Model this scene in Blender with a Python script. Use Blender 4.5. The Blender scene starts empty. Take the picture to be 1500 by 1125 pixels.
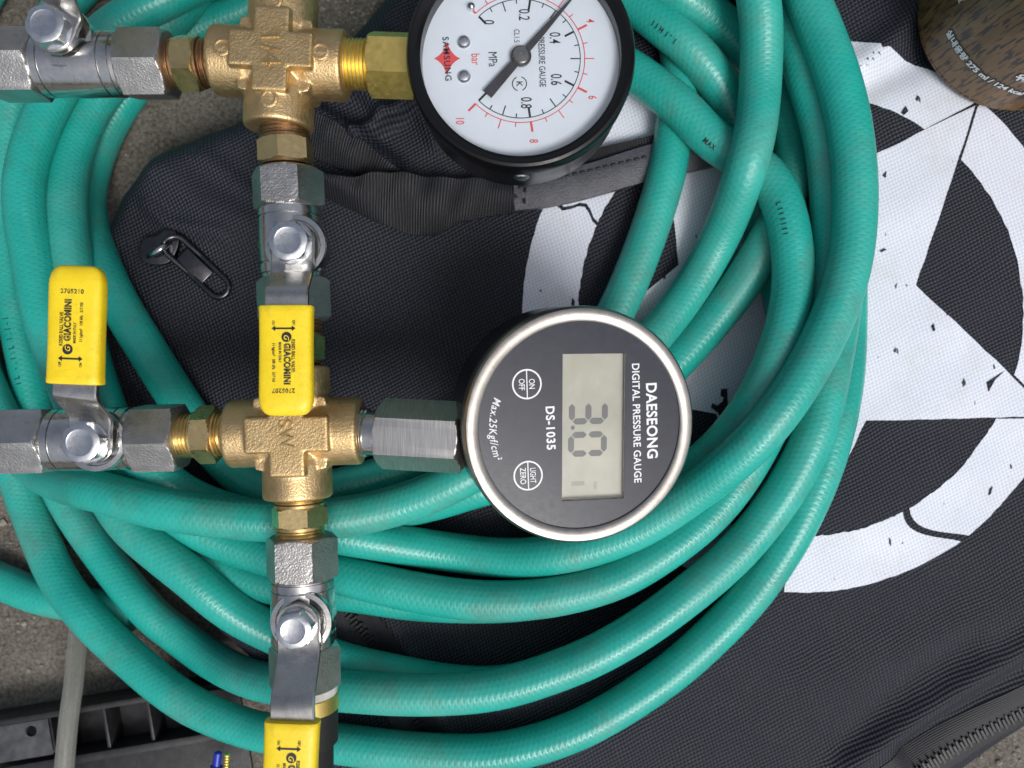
import bpy, bmesh, math, random
import numpy as np
from mathutils import Matrix, Vector, noise as mnoise
from mathutils.geometry import delaunay_2d_cdt

random.seed(7)
rad = math.radians
scene = bpy.context.scene
C = scene.collection
K = 0.001                      # everything below is written in millimetres

# ------------------------------------------------------------------ camera
CAM_H = 267.0                  # phone held 27 cm above the bag, looking straight down
F_PX = 1150.0                  # focal length in units of a 1500 px wide picture
cam_d = bpy.data.cameras.new('camera')
cam = bpy.data.objects.new('camera', cam_d)
C.objects.link(cam)
cam.location = (0, 0, CAM_H * K)
cam.rotation_euler = (0, 0, 0)
cam_d.sensor_width = 36.0
cam_d.lens = F_PX / 1500.0 * 36.0
cam_d.clip_start = 0.005
cam_d.clip_end = 50.0
cam_d.dof.use_dof = True
cam_d.dof.focus_distance = 0.216
cam_d.dof.aperture_fstop = 18.0
scene.camera = cam

# ------------------------------------------------------------------ sky and sun (bright overcast)
SUN_AZ = rad(-60)              # direction towards the sun in the ground plane, from +X (picture right)
SUN_EL = rad(56)
w = bpy.data.worlds.new('World'); scene.world = w; w.use_nodes = True
nt = w.node_tree; nt.nodes.clear()
sky = nt.nodes.new('ShaderNodeTexSky'); sky.sky_type = 'NISHITA'
sky.sun_disc = False
sky.sun_elevation = SUN_EL
sky.sun_rotation = math.pi / 2 - SUN_AZ
sky.air_density = 1.0; sky.dust_density = 6.0; sky.ozone_density = 1.0
hsv = nt.nodes.new('ShaderNodeHueSaturation'); hsv.inputs['Saturation'].default_value = 0.62
bg = nt.nodes.new('ShaderNodeBackground'); bg.inputs['Strength'].default_value = 0.10
wo = nt.nodes.new('ShaderNodeOutputWorld')
nt.links.new(sky.outputs[0], hsv.inputs['Color']); nt.links.new(hsv.outputs[0], bg.inputs['Color'])
nt.links.new(bg.outputs[0], wo.inputs['Surface'])
sd = bpy.data.lights.new('sun', 'SUN'); sd.energy = 1.5; sd.angle = rad(20); sd.color = (0.985, 0.99, 1.0)
sun = bpy.data.objects.new('sun', sd); C.objects.link(sun)
sdir = Vector((math.cos(SUN_EL) * math.cos(SUN_AZ), math.cos(SUN_EL) * math.sin(SUN_AZ), math.sin(SUN_EL)))
sun.rotation_euler = sdir.to_track_quat('Z', 'Y').to_euler()
sun.location = sdir * 2

scene.view_settings.view_transform = 'Standard'
scene.view_settings.look = 'None'
scene.view_settings.exposure = 0.15
scene.view_settings.gamma = 1.0
scene.view_settings.use_curve_mapping = False
scene.render.engine = 'CYCLES'
scene.cycles.use_denoising = True
scene.cycles.max_bounces = 8
scene.cycles.transparent_max_bounces = 12

# ------------------------------------------------------------------ helpers
def P(px, py, z=0.0):
    """point at height z (mm) that the photograph shows at picture position (px, py)"""
    k = (CAM_H - z) / F_PX
    return Vector(((px - 750.0) * k, -(py - 562.5) * k, z))

def empty(name, loc, label=None, cat=None, parent=None):
    o = bpy.data.objects.new(name, None); C.objects.link(o)
    o.empty_display_size = 0.01
    o['_w'] = 1
    o.location = Vector(loc) * K
    if label: o['label'] = label
    if cat: o['category'] = cat
    del o['_w']
    return o

WORLD = {}
def put(name, V, Fc, mat, parent=None, smooth=True, angle=32, uv=None, label=None):
    """one mesh object from world millimetre vertices; its origin at its own centre"""
    V = np.asarray([tuple(v) for v in V], dtype=float)
    c = (V.min(axis=0) + V.max(axis=0)) / 2
    me = bpy.data.meshes.new(name)
    me.from_pydata(((V - c) * K).tolist(), [], [tuple(int(i) for i in f) for f in Fc])
    if uv is not None:
        ul = me.uv_layers.new(name='UVMap')
        vi = np.empty(len(me.loops), dtype=np.int32); me.loops.foreach_get('vertex_index', vi)
        ul.data.foreach_set('uv', np.asarray(uv, dtype=np.float32)[vi].ravel())
    if smooth:
        me.polygons.foreach_set('use_smooth', [True] * len(me.polygons))
        me.set_sharp_from_angle(angle=rad(angle))
    me.materials.append(mat)
    o = bpy.data.objects.new(name, me); C.objects.link(o)
    wl = Vector(c)
    WORLD[o.name] = wl
    if parent is not None:
        pw = WORLD.get(parent.name)
        if pw is None: pw = Vector(parent.location) / K
        o.parent = parent
        o.location = (wl - pw) * K
    else:
        o.location = wl * K
    if label: o['label'] = label
    return o

def thing(o, label, cat, kind=None, group=None):
    o['label'] = label; o['category'] = cat
    if kind: o['kind'] = kind
    if group: o['group'] = group
    return o

def frame(o, xd, up=(0, 0, 1)):
    x = Vector(xd).normalized(); u = Vector(up)
    y = u.cross(x).normalized(); z = x.cross(y)
    return Matrix(((x.x, y.x, z.x, o[0]), (x.y, y.y, z.y, o[1]), (x.z, y.z, z.z, o[2]), (0, 0, 0, 1)))

def lathe(st, n=48, M=Matrix(), roll=0.0, cap=True):
    """stations (x, r, hexAF or None) turned round local X; hexAF clips the section to a hexagon"""
    V, F = [], []
    for s in st:
        x, r = s[0], s[1]; af = s[2] if len(s) > 2 else None
        for i in range(n):
            t = 2 * math.pi * i / n
            rr = r
            if af:
                a = (t + math.pi / 6) % (math.pi / 3) - math.pi / 6
                rr = min(r, af / 2 / math.cos(a))
            V.append(M @ Vector((x, rr * math.cos(t + roll), rr * math.sin(t + roll))))
    for k in range(len(st) - 1):
        for i in range(n):
            j = (i + 1) % n
            F.append((k * n + i, k * n + j, (k + 1) * n + j, (k + 1) * n + i))
    if cap:
        F.append(tuple(range(n))[::-1])
        b = (len(st) - 1) * n
        F.append(tuple(range(b, b + n)))
    return V, F

def hexst(x0, x1, af, ch=0.06):
    """stations of a hex nut with turned, chamfered ends"""
    R = af / 2 / math.cos(math.pi / 6)
    rf = af / 2 * 0.985
    out = [(x0, rf * 0.98, af)]
    L = R - rf
    for t in (0.0, 0.3, 0.6, 1.0):
        out.append((x0 + t * L * 0.55 + 0.05, rf + t * L, af))
    for t in (1.0, 0.6, 0.3, 0.0):
        out.append((x1 - t * L * 0.55 - 0.05, rf + t * L, af))
    out.append((x1, rf * 0.98, af))
    return out

def threadst(x0, x1, r, pitch=1.1, depth=0.45):
    n = max(1, int(round((x1 - x0) / pitch))); p = (x1 - x0) / n
    out = []
    for i in range(n):
        a = x0 + i * p
        out += [(a, r - depth), (a + p * 0.4, r), (a + p * 0.6, r)]
    out.append((x1, r - depth))
    return out

def box(c, sx, sy, sz, M=Matrix()):
    V = [M @ Vector((c[0] + a * sx / 2, c[1] + b * sy / 2, c[2] + d * sz / 2)) for a in (-1, 1) for b in (-1, 1) for d in (-1, 1)]
    F = [(0, 1, 3, 2), (4, 6, 7, 5), (0, 4, 5, 1), (2, 3, 7, 6), (0, 2, 6, 4), (1, 5, 7, 3)]
    return V, F

def merge(*parts):
    V, F = [], []
    for v, f in parts:
        b = len(V); V += list(v); F += [tuple(i + b for i in q) for q in f]
    return V, F

def tomesh(V, F, mods):
    """vertices and faces after some modifiers (all in mm)"""
    me = bpy.data.meshes.new('t'); me.from_pydata([tuple(v) for v in V], [], F)
    bm = bmesh.new(); bm.from_mesh(me); bmesh.ops.recalc_face_normals(bm, faces=bm.faces); bm.to_mesh(me); bm.free()
    o = bpy.data.objects.new('t', me); C.objects.link(o)
    for kind, props in mods:
        m = o.modifiers.new('m', kind)
        for k, v in props.items(): setattr(m, k, v)
    dg = bpy.context.evaluated_depsgraph_get(); dg.update()
    e = o.evaluated_get(dg); m2 = e.to_mesh()
    V2 = [v.co.copy() for v in m2.vertices]; F2 = [tuple(p.vertices) for p in m2.polygons]
    e.to_mesh_clear(); bpy.data.objects.remove(o); bpy.data.meshes.remove(me)
    return V2, F2

def bevbox(c, sx, sy, sz, b, M=Matrix(), seg=2):
    V, F = tomesh(*box(c, sx, sy, sz), [('BEVEL', dict(width=b, segments=seg, limit_method='NONE'))])
    return [M @ v for v in V], F

def prism(pts, z0, z1, M=Matrix()):
    n = len(pts)
    V = [M @ Vector((x, y, z0)) for x, y in pts] + [M @ Vector((x, y, z1)) for x, y in pts]
    F = [tuple(range(n))[::-1], tuple(range(n, 2 * n))] + [(i, (i + 1) % n, n + (i + 1) % n, n + i) for i in range(n)]
    return V, F

def textgeo(s, size, bold=0.0, shear=0.0, xs=1.0, space=1.0, extrude=0.0):
    cu = bpy.data.curves.new('t', 'FONT'); cu.body = s; cu.size = size
    cu.align_x = 'CENTER'; cu.align_y = 'CENTER'; cu.offset = bold; cu.shear = shear; cu.space_character = space
    cu.extrude = extrude; cu.resolution_u = 4
    o = bpy.data.objects.new('t', cu); C.objects.link(o)
    dg = bpy.context.evaluated_depsgraph_get(); dg.update()
    e = o.evaluated_get(dg); me = e.to_mesh()
    V = [Vector((v.co.x * xs, v.co.y, v.co.z)) for v in me.vertices]; F = [tuple(p.vertices) for p in me.polygons]
    e.to_mesh_clear(); bpy.data.objects.remove(o); bpy.data.curves.remove(cu)
    ys = [v.y for v in V]; off = (min(ys) + max(ys)) / 2
    for v in V: v.y -= off
    return V, F

def rz(a): return Matrix.Rotation(rad(a), 4, 'Z')
def tr(x, y, z=0): return Matrix.Translation((x, y, z))
def xf(g, M): return [M @ v for v in g[0]], g[1]

def ringgeo(r0, r1, a0=0, a1=360, n=96, M=Matrix()):
    full = abs(a1 - a0 - 360) < 1e-6
    m = n if full else n + 1
    V = []
    for i in range(m):
        t = rad(a0 + (a1 - a0) * i / n)
        V += [M @ Vector((r0 * math.cos(t), r0 * math.sin(t), 0)), M @ Vector((r1 * math.cos(t), r1 * math.sin(t), 0))]
    F = [(2 * i, 2 * i + 1, 2 * ((i + 1) % m) + 1, 2 * ((i + 1) % m)) for i in range(n)]
    return V, F

def bar(x0, y0, x1, y1, wd, M=Matrix()):
    d = Vector((x1 - x0, y1 - y0)); L = d.length; d /= L; q = Vector((-d.y, d.x)) * wd / 2
    V = [M @ Vector((x0 + q.x, y0 + q.y, 0)), M @ Vector((x0 - q.x, y0 - q.y, 0)), M @ Vector((x1 - q.x, y1 - q.y, 0)), M @ Vector((x1 + q.x, y1 + q.y, 0))]
    return V, [(0, 1, 2, 3)]

def catmull(pts, per=10):
    pts = [np.asarray(p, float) for p in pts]
    q = [2 * pts[0] - pts[1]] + pts + [2 * pts[-1] - pts[-2]]
    out = []
    for i in range(1, len(q) - 2):
        for k in range(per):
            t = k / per
            a, b, c, d = q[i - 1], q[i], q[i + 1], q[i + 2]
            out.append(0.5 * ((2 * b) + (c - a) * t + (2 * a - 5 * b + 4 * c - d) * t * t + (3 * b - a - 3 * c + d) * t ** 3))
    out.append(q[-2])
    return np.array(out)

def resample(p, step):
    d = np.linalg.norm(np.diff(p, axis=0), axis=1); s = np.concatenate([[0], np.cumsum(d)])
    n = max(2, int(s[-1] / step)); t = np.linspace(0, s[-1], n + 1)
    return np.stack([np.interp(t, s, p[:, k]) for k in range(p.shape[1])], axis=1)

def tube(p, r, n=20, cap=True):
    """tube along p (mm); uv = (millimetres along, turn 0..1)"""
    p = np.asarray(p, float)
    T = np.gradient(p, axis=0); T /= np.linalg.norm(T, axis=1)[:, None]
    N = np.array([0, 0, 1.0]) - T * T[:, 2:3]; N /= np.linalg.norm(N, axis=1)[:, None]
    B = np.cross(T, N)
    s = np.concatenate([[0], np.cumsum(np.linalg.norm(np.diff(p, axis=0), axis=1))])
    V, U, F = [], [], []
    m = n + 1
    for i in range(len(p)):
        for k in range(m):
            a = 2 * math.pi * k / n + math.pi
            V.append(p[i] + r * (math.cos(a) * N[i] + math.sin(a) * B[i])); U.append((s[i], k / n))
    for i in range(len(p) - 1):
        for k in range(n):
            F.append((i * m + k, i * m + k + 1, (i + 1) * m + k + 1, (i + 1) * m + k))
    if cap:
        F.append(tuple(range(n))); b = (len(p) - 1) * m; F.append(tuple(range(b, b + n))[::-1])
    return V, F, U

# ------------------------------------------------------------------ materials
def srgb(r, g, b):
    f = lambda c: (c / 255 / 12.92) if c / 255 <= 0.04045 else ((c / 255 + 0.055) / 1.055) ** 2.4
    return (f(r), f(g), f(b), 1.0)

class Mat:
    def __init__(s, name):
        s.m = bpy.data.materials.new(name); s.m.use_nodes = True
        s.t = s.m.node_tree; s.n = s.t.nodes; s.b = s.n['Principled BSDF']; s.out = s.n['Material Output']
    def new(s, typ, **kw):
        x = s.n.new(typ)
        for k, v in kw.items():
            if k in x.inputs: x.inputs[k].default_value = v
            else: setattr(x, k, v)
        return x
    def link(s, a, b): s.t.links.new(a, b)
    def set(s, **kw):
        for k, v in kw.items(): s.b.inputs[k.replace('_', ' ')].default_value = v
        return s
    def coord(s, kind='Object', scale=(1, 1, 1), rot=(0, 0, 0)):
        tc = s.new('ShaderNodeTexCoord'); mp = s.new('ShaderNodeMapping')
        mp.inputs['Scale'].default_value = scale; mp.inputs['Rotation'].default_value = rot
        s.link(tc.outputs[kind], mp.inputs['Vector']); return mp.outputs[0]
    def noise(s, vec, scale, detail=3.0, rough=0.55):
        x = s.new('ShaderNodeTexNoise', Scale=scale, Detail=detail, Roughness=rough)
        s.link(vec, x.inputs['Vector']); return x.outputs['Fac']
    def ramp(s, fac, stops):
        x = s.new('ShaderNodeValToRGB'); e = x.color_ramp.elements
        while len(e) < len(stops): e.new(0.5)
        for el, (p, c) in zip(e, stops): el.position = p; el.color = c if len(c) == 4 else (*c, 1)
        s.link(fac, x.inputs[0]); return x.outputs[0]
    def math(s, op, a, b=None, c=None):
        x = s.new('ShaderNodeMath', operation=op)
        for i, v in enumerate((a, b, c)):
            if v is None: continue
            if isinstance(v, (int, float)): x.inputs[i].default_value = v
            else: s.link(v, x.inputs[i])
        return x.outputs[0]
    def mix(s, fac, a, b):
        x = s.new('ShaderNodeMix', data_type='RGBA')
        for i, v in ((0, fac), (6, a), (7, b)):
            if isinstance(v, (int, float)): x.inputs[i].default_value = v
            elif isinstance(v, tuple): x.inputs[i].default_value = v
            else: s.link(v, x.inputs[i])
        return x.outputs[2]
    def bump(s, h, dist, strength=1.0, prev=None):
        x = s.new('ShaderNodeBump'); x.inputs['Distance'].default_value = dist; x.inputs['Strength'].default_value = strength
        s.link(h, x.inputs['Height'])
        if prev is not None: s.link(prev, x.inputs['Normal'])
        return x.outputs[0]

def plain(name, col, rough=0.5, metal=0.0, bump=None, spec=None, coat=0.0, var=0.0):
    m = Mat(name); m.set(Base_Color=col, Roughness=rough, Metallic=metal, Coat_Weight=coat)
    if spec is not None: m.b.inputs['Specular IOR Level'].default_value = spec
    v = m.coord()
    if var:
        f = m.noise(v, 260, 5, 0.6)
        dk = tuple(c * (1 - var) for c in col[:3]) + (1,); lt = tuple(min(1, c * (1 + var)) for c in col[:3]) + (1,)
        m.link(m.ramp(f, [(0.3, dk), (0.7, lt)]), m.b.inputs['Base Color'])
        r = m.math('MULTIPLY_ADD', m.noise(v, 700, 4, 0.6), 0.25, rough - 0.12)
        m.link(r, m.b.inputs['Roughness'])
    if bump:
        m.link(m.bump(m.noise(v, bump[0], 3), bump[1], 1.0), m.b.inputs['Normal'])
    return m.m

def castmetal(name, lo, hi, rough, grain=1500, depth=0.00012, tarnish=None):
    """cast metal with a sandy skin and some tarnish"""
    m = Mat(name); v = m.coord()
    big = m.noise(v, 130, 5, 0.6); fine = m.noise(v, grain, 2, 0.5)
    col = m.ramp(big, [(0.3, lo), (0.7, hi)])
    if tarnish:
        tf = m.ramp(m.noise(v, 240, 6, 0.7), [(0.56, (0, 0, 0, 1)), (0.72, (1, 1, 1, 1))])
        col = m.mix(m.math('MULTIPLY', tf, 0.55), col, tarnish)
    m.link(col, m.b.inputs['Base Color'])
    m.set(Metallic=1.0)
    m.link(m.math('MULTIPLY_ADD', m.noise(v, 500, 4, 0.6), 0.3, rough - 0.15), m.b.inputs['Roughness'])
    m.link(m.bump(fine, depth, 1.0), m.b.inputs['Normal'])
    return m.m

BRASS = castmetal('cast_brass', srgb(196, 168, 120), srgb(216, 190, 144), 0.48, 1800, 0.00013, srgb(130, 98, 62))
BRASS_MACHINED = castmetal('machined_brass', srgb(208, 182, 126), srgb(230, 206, 150), 0.30, 900, 0.00003, srgb(165, 130, 84))
BRASS_YELLOW = castmetal('yellow_brass', srgb(222, 196, 110), srgb(238, 214, 130), 0.42, 700, 0.00003, srgb(170, 135, 60))
COPPER = castmetal('tarnished_thread', srgb(132, 102, 78), srgb(178, 148, 108), 0.42, 900, 0.00008, srgb(90, 45, 40))
NICKEL = castmetal('sandy_nickel', srgb(178, 176, 172), srgb(205, 203, 200), 0.36, 1900, 0.00013, srgb(128, 122, 112))
CHROME = castmetal('turned_chrome', srgb(190, 190, 188), srgb(215, 215, 214), 0.22, 500, 0.00003, srgb(140, 138, 132))
STEEL_LEVER = castmetal('plated_steel', srgb(176, 174, 170), srgb(200, 199, 196), 0.30, 500, 0.00003, srgb(140, 136, 128))
ZINC = castmetal('zinc_bolt', srgb(205, 208, 212), srgb(228, 230, 234), 0.30, 900, 0.00004)
STAINLESS = castmetal('satin_stainless', srgb(160, 156, 150), srgb(178, 174, 168), 0.33, 2600, 0.00003)
def brushed():
    m = Mat('brushed_steel'); v = m.coord(scale=(1, 0.04, 0.04))
    f = m.noise(v, 4000, 2)
    m.link(m.ramp(f, [(0.3, srgb(186, 184, 180)), (0.7, srgb(216, 214, 210))]), m.b.inputs['Base Color'])
    m.set(Metallic=1.0, Roughness=0.40); m.link(m.bump(f, 0.00003), m.b.inputs['Normal']); return m.m
BRUSHED = brushed()
BLACK_PAINT = plain('black_gloss_paint', srgb(15, 15, 17), 0.24, 0, (900, 0.00002), spec=0.35)
BLACK_METAL = plain('black_nickel', srgb(84, 84, 88), 0.28, 1.0, (900, 0.00002), var=0.2)
BLACK_PLASTIC = plain('black_plastic', srgb(36, 36, 38), 0.5, 0, (1500, 0.00008), var=0.55)
GREY_PLASTIC = plain('grey_black_plastic', srgb(66, 67, 70), 0.5, 0, (1500, 0.00008), var=0.5)
RUBBER = plain('black_rubber', srgb(26, 26, 27), 0.6, 0, (900, 0.00005), var=0.3)
PTFE = plain('white_sealing_tape', srgb(205, 205, 198), 0.6, 0, (900, 0.0001), var=0.15)
FACE = plain('charcoal_face', srgb(30, 35, 48), 0.33, 0, (2500, 0.000008), var=0.16)
INK_WHITE = plain('white_ink', srgb(225, 226, 228), 0.5)
INK_BLACK = plain('black_ink', srgb(34, 36, 40), 0.5)
INK_RED = plain('red_ink', srgb(228, 84, 86), 0.5)
DIAL = plain('dial_white', srgb(226, 234, 244), 0.45, 0, None, var=0.015)
def lcd_mat():
    m = Mat('lcd_panel'); v = m.coord()
    col = m.ramp(m.noise(v, 60, 4, 0.6), [(0.35, srgb(156, 156, 142)), (0.65, srgb(182, 182, 168))])
    st = m.ramp(m.noise(v, 85, 5, 0.65), [(0.52, (0, 0, 0, 1)), (0.70, (1, 1, 1, 1))])
    col = m.mix(m.math('MULTIPLY', st, 0.45), col, srgb(168, 156, 122))
    sc = m.ramp(m.noise(m.coord(scale=(1, 0.12, 1), rot=(0, 0, 0.7)), 2200, 3, 0.6), [(0.68, (0, 0, 0, 1)), (0.72, (1, 1, 1, 1))])
    col = m.mix(m.math('MULTIPLY', sc, 0.35), col, srgb(214, 212, 200))
    m.link(col, m.b.inputs['Base Color']); m.set(Roughness=0.35); return m.m
LCD = lcd_mat()
LCD_INK = plain('lcd_segment', srgb(82, 84, 87), 0.4)
LCD_GHOST = plain('lcd_faded_segment', srgb(140, 140, 130), 0.4)
NEEDLE = plain('needle_paint', srgb(62, 60, 64), 0.4, 0, (1500, 0.00002), var=0.25)
def grip_mat():
    m = Mat('yellow_vinyl'); v = m.coord()
    col = m.ramp(m.noise(v, 150, 4, 0.6), [(0.3, srgb(234, 202, 26)), (0.7, srgb(244, 216, 38))])
    sm = m.ramp(m.noise(v, 210, 8, 0.75), [(0.55, (0, 0, 0, 1)), (0.75, (1, 1, 1, 1))])
    col = m.mix(m.math('MULTIPLY', sm, 0.45), col, srgb(176, 150, 52))
    fl = m.ramp(m.noise(v, 1500, 3, 0.6), [(0.69, (0, 0, 0, 1)), (0.73, (1, 1, 1, 1))])
    col = m.mix(m.math('MULTIPLY', fl, 0.5), col, srgb(120, 104, 50))
    m.link(col, m.b.inputs['Base Color'])
    m.link(m.math('MULTIPLY_ADD', m.noise(v, 500, 5, 0.7), 0.3, 0.27), m.b.inputs['Roughness'])
    m.link(m.bump(m.noise(v, 420, 6, 0.7), 0.00015), m.b.inputs['Normal']); return m.m
YELLOW = grip_mat()
def worn_ink():
    m = Mat('worn_black_ink'); v = m.coord()
    rub = m.ramp(m.noise(v, 900, 5, 0.7), [(0.50, (0, 0, 0, 1)), (0.62, (1, 1, 1, 1))])
    m.link(m.mix(m.math('MULTIPLY', rub, 0.75), srgb(36, 36, 38), srgb(206, 180, 40)), m.b.inputs['Base Color']); m.set(Roughness=0.5); return m.m
GRIP_INK = worn_ink()
BLUE = plain('blue_plastic', srgb(30, 50, 170), 0.35, var=0.1)
LEATHER = None

def hose_mat():
    m = Mat('teal_hose')
    tc = m.new('ShaderNodeTexCoord'); sp = m.new('ShaderNodeSeparateXYZ'); m.link(tc.outputs['UV'], sp.inputs[0])
    u, vv = sp.outputs[0], sp.outputs[1]
    a = m.math('SINE', m.math('ADD', m.math('MULTIPLY', u, 2 * math.pi / 1.9), m.math('MULTIPLY', vv, 2 * math.pi * 11)))
    b = m.math('SINE', m.math('SUBTRACT', m.math('MULTIPLY', u, 2 * math.pi / 1.9), m.math('MULTIPLY', vv, 2 * math.pi * 11)))
    braid = m.math('MAXIMUM', a, b)
    v = m.coord()
    big = m.noise(v, 60, 5, 0.6); fine = m.noise(v, 500, 4, 0.6)
    col = m.ramp(big, [(0.3, srgb(20, 150, 138)), (0.7, srgb(36, 168, 156))])
    col = m.mix(m.math('MULTIPLY', m.math('ADD', braid, 1.0), 0.05), col, srgb(80, 190, 170))
    scuff = m.ramp(m.noise(v, 330, 7, 0.75), [(0.66, (0, 0, 0, 1)), (0.74, (1, 1, 1, 1))])
    col = m.mix(m.math('MULTIPLY', scuff, 0.35), col, srgb(120, 165, 150))
    grime = m.ramp(m.noise(v, 45, 8, 0.75), [(0.52, (0, 0, 0, 1)), (0.72, (1, 1, 1, 1))])
    col = m.mix(m.math('MULTIPLY', grime, 0.5), col, srgb(66, 96, 82))
    dust = m.ramp(m.noise(v, 22, 6, 0.7), [(0.48, (0, 0, 0, 1)), (0.7, (1, 1, 1, 1))])
    col = m.mix(m.math('MULTIPLY', dust, 0.14), col, srgb(150, 168, 156))
    sp2 = m.ramp(m.noise(v, 1300, 2, 0.5), [(0.74, (0, 0, 0, 1)), (0.77, (1, 1, 1, 1))])
    col = m.mix(m.math('MULTIPLY', sp2, 0.5), col, srgb(196, 200, 186))
    m.link(col, m.b.inputs['Base Color'])
    m.link(m.math('ADD', m.math('MULTIPLY_ADD', fine, 0.24, 0.20), m.math('MULTIPLY', dust, 0.16)), m.b.inputs['Roughness'])
    m.set(Subsurface_Weight=0.0, Coat_Weight=0.0)
    h = m.math('ADD', m.math('MULTIPLY', braid, 0.6), m.math('MULTIPLY', fine, 0.7))
    m.link(m.bump(h, 0.00006, 0.8), m.b.inputs['Normal'])
    return m.m
HOSE = hose_mat()

def weave(m, pitch, rot, white=False):
    """basket-weave height 0..1 for a nylon cloth (object coordinates, metres)"""
    v = m.coord(rot=(0, 0, rad(rot)))
    nz = m.new('ShaderNodeTexNoise', Scale=35.0, Detail=2.0); m.link(v, nz.inputs['Vector'])
    wob = m.new('ShaderNodeVectorMath', operation='SCALE'); m.link(nz.outputs['Color'], wob.inputs[0]); wob.inputs['Scale'].default_value = 0.0035
    ad = m.new('ShaderNodeVectorMath', operation='ADD'); m.link(v, ad.inputs[0]); m.link(wob.outputs[0], ad.inputs[1])
    sp = m.new('ShaderNodeSeparateXYZ'); m.link(ad.outputs[0], sp.inputs[0])
    k = 2 * math.pi / (pitch * 0.001)
    sx = m.math('SINE', m.math('MULTIPLY', sp.outputs[0], k)); sy = m.math('SINE', m.math('MULTIPLY', sp.outputs[1], k * 0.82))
    pr = m.math('MULTIPLY', sx, sy)
    cx = m.math('ABSOLUTE', m.math('COSINE', m.math('MULTIPLY', sp.outputs[1], k * 0.82)))
    fib = m.noise(ad.outputs[0], 2600, 2)
    h = m.math('ADD', m.math('MULTIPLY_ADD', pr, 0.38, 0.5), m.math('MULTIPLY', fib, 0.18))
    return h

def cloth_mat():
    m = Mat('black_nylon_weave')
    h = weave(m, 1.55, 24)
    v = m.coord()
    col = m.ramp(h, [(0.25, srgb(9, 11, 15)), (0.95, srgb(54, 58, 69))])
    dust = m.ramp(m.noise(v, 900, 3, 0.6), [(0.68, (0, 0, 0, 1)), (0.74, (1, 1, 1, 1))])
    dm = m.math('MULTIPLY', dust, m.ramp(m.noise(v, 60, 3), [(0.45, (0, 0, 0, 1)), (0.7, (1, 1, 1, 1))]))
    col = m.mix(m.math('MULTIPLY', dm, 0.35), col, srgb(140, 138, 134))
    m.link(col, m.b.inputs['Base Color'])
    m.set(Roughness=0.55); m.b.inputs['Specular IOR Level'].default_value = 0.3
    m.link(m.bump(h, 0.0005, 1.0), m.b.inputs['Normal'])
    return m.m
CLOTH = cloth_mat()

def print_mat():
    m = Mat('white_screen_print')
    h = weave(m, 1.55, 24)
    v = m.coord()
    col = m.ramp(h, [(0.3, srgb(196, 202, 214)), (0.8, srgb(220, 226, 238))])
    st = m.ramp(m.noise(v, 70, 6, 0.7), [(0.5, (0, 0, 0, 1)), (0.72, (1, 1, 1, 1))])
    col = m.mix(m.math('MULTIPLY', st, 0.30), col, srgb(186, 180, 168))
    rub = m.ramp(m.noise(v, 600, 6, 0.75), [(0.60, (0, 0, 0, 1)), (0.72, (1, 1, 1, 1))])
    col = m.mix(m.math('MULTIPLY', m.math('MULTIPLY', rub, m.math('SUBTRACT', 1.0, h)), 0.7), col, srgb(120, 122, 128))
    vs = m.coord(scale=(1.0, 0.45, 1.0), rot=(0, 0, rad(25)))
    ch = m.ramp(m.noise(vs, 260, 3, 0.5), [(0.712, (0, 0, 0, 1)), (0.722, (1, 1, 1, 1))])
    col = m.mix(ch, col, srgb(40, 42, 48))
    m.link(col, m.b.inputs['Base Color']); m.set(Roughness=0.5)
    m.link(m.bump(h, 0.00009, 1.0), m.b.inputs['Normal'])
    return m.m
PRINT = print_mat()

def webbing_mat(name, per, lo, hi, depth):
    m = Mat(name); tc = m.new('ShaderNodeTexCoord'); sp = m.new('ShaderNodeSeparateXYZ'); m.link(tc.outputs['UV'], sp.inputs[0])
    r = m.math('SINE', m.math('MULTIPLY', sp.outputs[0], 2 * math.pi / per)); c = m.math('SINE', m.math('MULTIPLY', sp.outputs[1], 2 * math.pi / 0.9))
    h = m.math('MULTIPLY_ADD', r, 0.4, 0.5); h = m.math('ADD', h, m.math('MULTIPLY', m.math('MULTIPLY', r, c), 0.15))
    h = m.math('ADD', h, m.math('MULTIPLY', m.noise(m.coord(), 2500, 2), 0.2))
    m.link(m.ramp(h, [(0.2, lo), (1.0, hi)]), m.b.inputs['Base Color']); m.set(Roughness=0.6)
    m.link(m.bump(h, depth), m.b.inputs['Normal']); return m.m
WEBBING = webbing_mat('ribbed_webbing', 0.95, srgb(9, 9, 11), srgb(52, 53, 59), 0.0004)
TAPE = webbing_mat('fine_black_tape', 0.6, srgb(28, 29, 32), srgb(46, 47, 52), 0.0001)
LEATHER = plain('black_leatherette', srgb(68, 70, 78), 0.42, 0, (1800, 0.00025), var=0.2)

def ground_mat():
    m = Mat('stained_concrete'); v = m.coord()
    c = m.ramp(m.noise(v, 30, 8, 0.7), [(0.3, srgb(56, 52, 46)), (0.5, srgb(102, 96, 87)), (0.68, srgb(146, 141, 132))])
    g = m.ramp(m.noise(v, 700, 4, 0.7), [(0.35, srgb(70, 62, 52)), (0.6, srgb(190, 182, 168))])
    col = m.mix(0.4, c, g)
    m.link(col, m.b.inputs['Base Color']); m.set(Roughness=0.85)
    m.link(m.bump(m.noise(v, 220, 9, 0.75), 0.004), m.b.inputs['Normal']); return m.m
GROUND = ground_mat()

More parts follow.
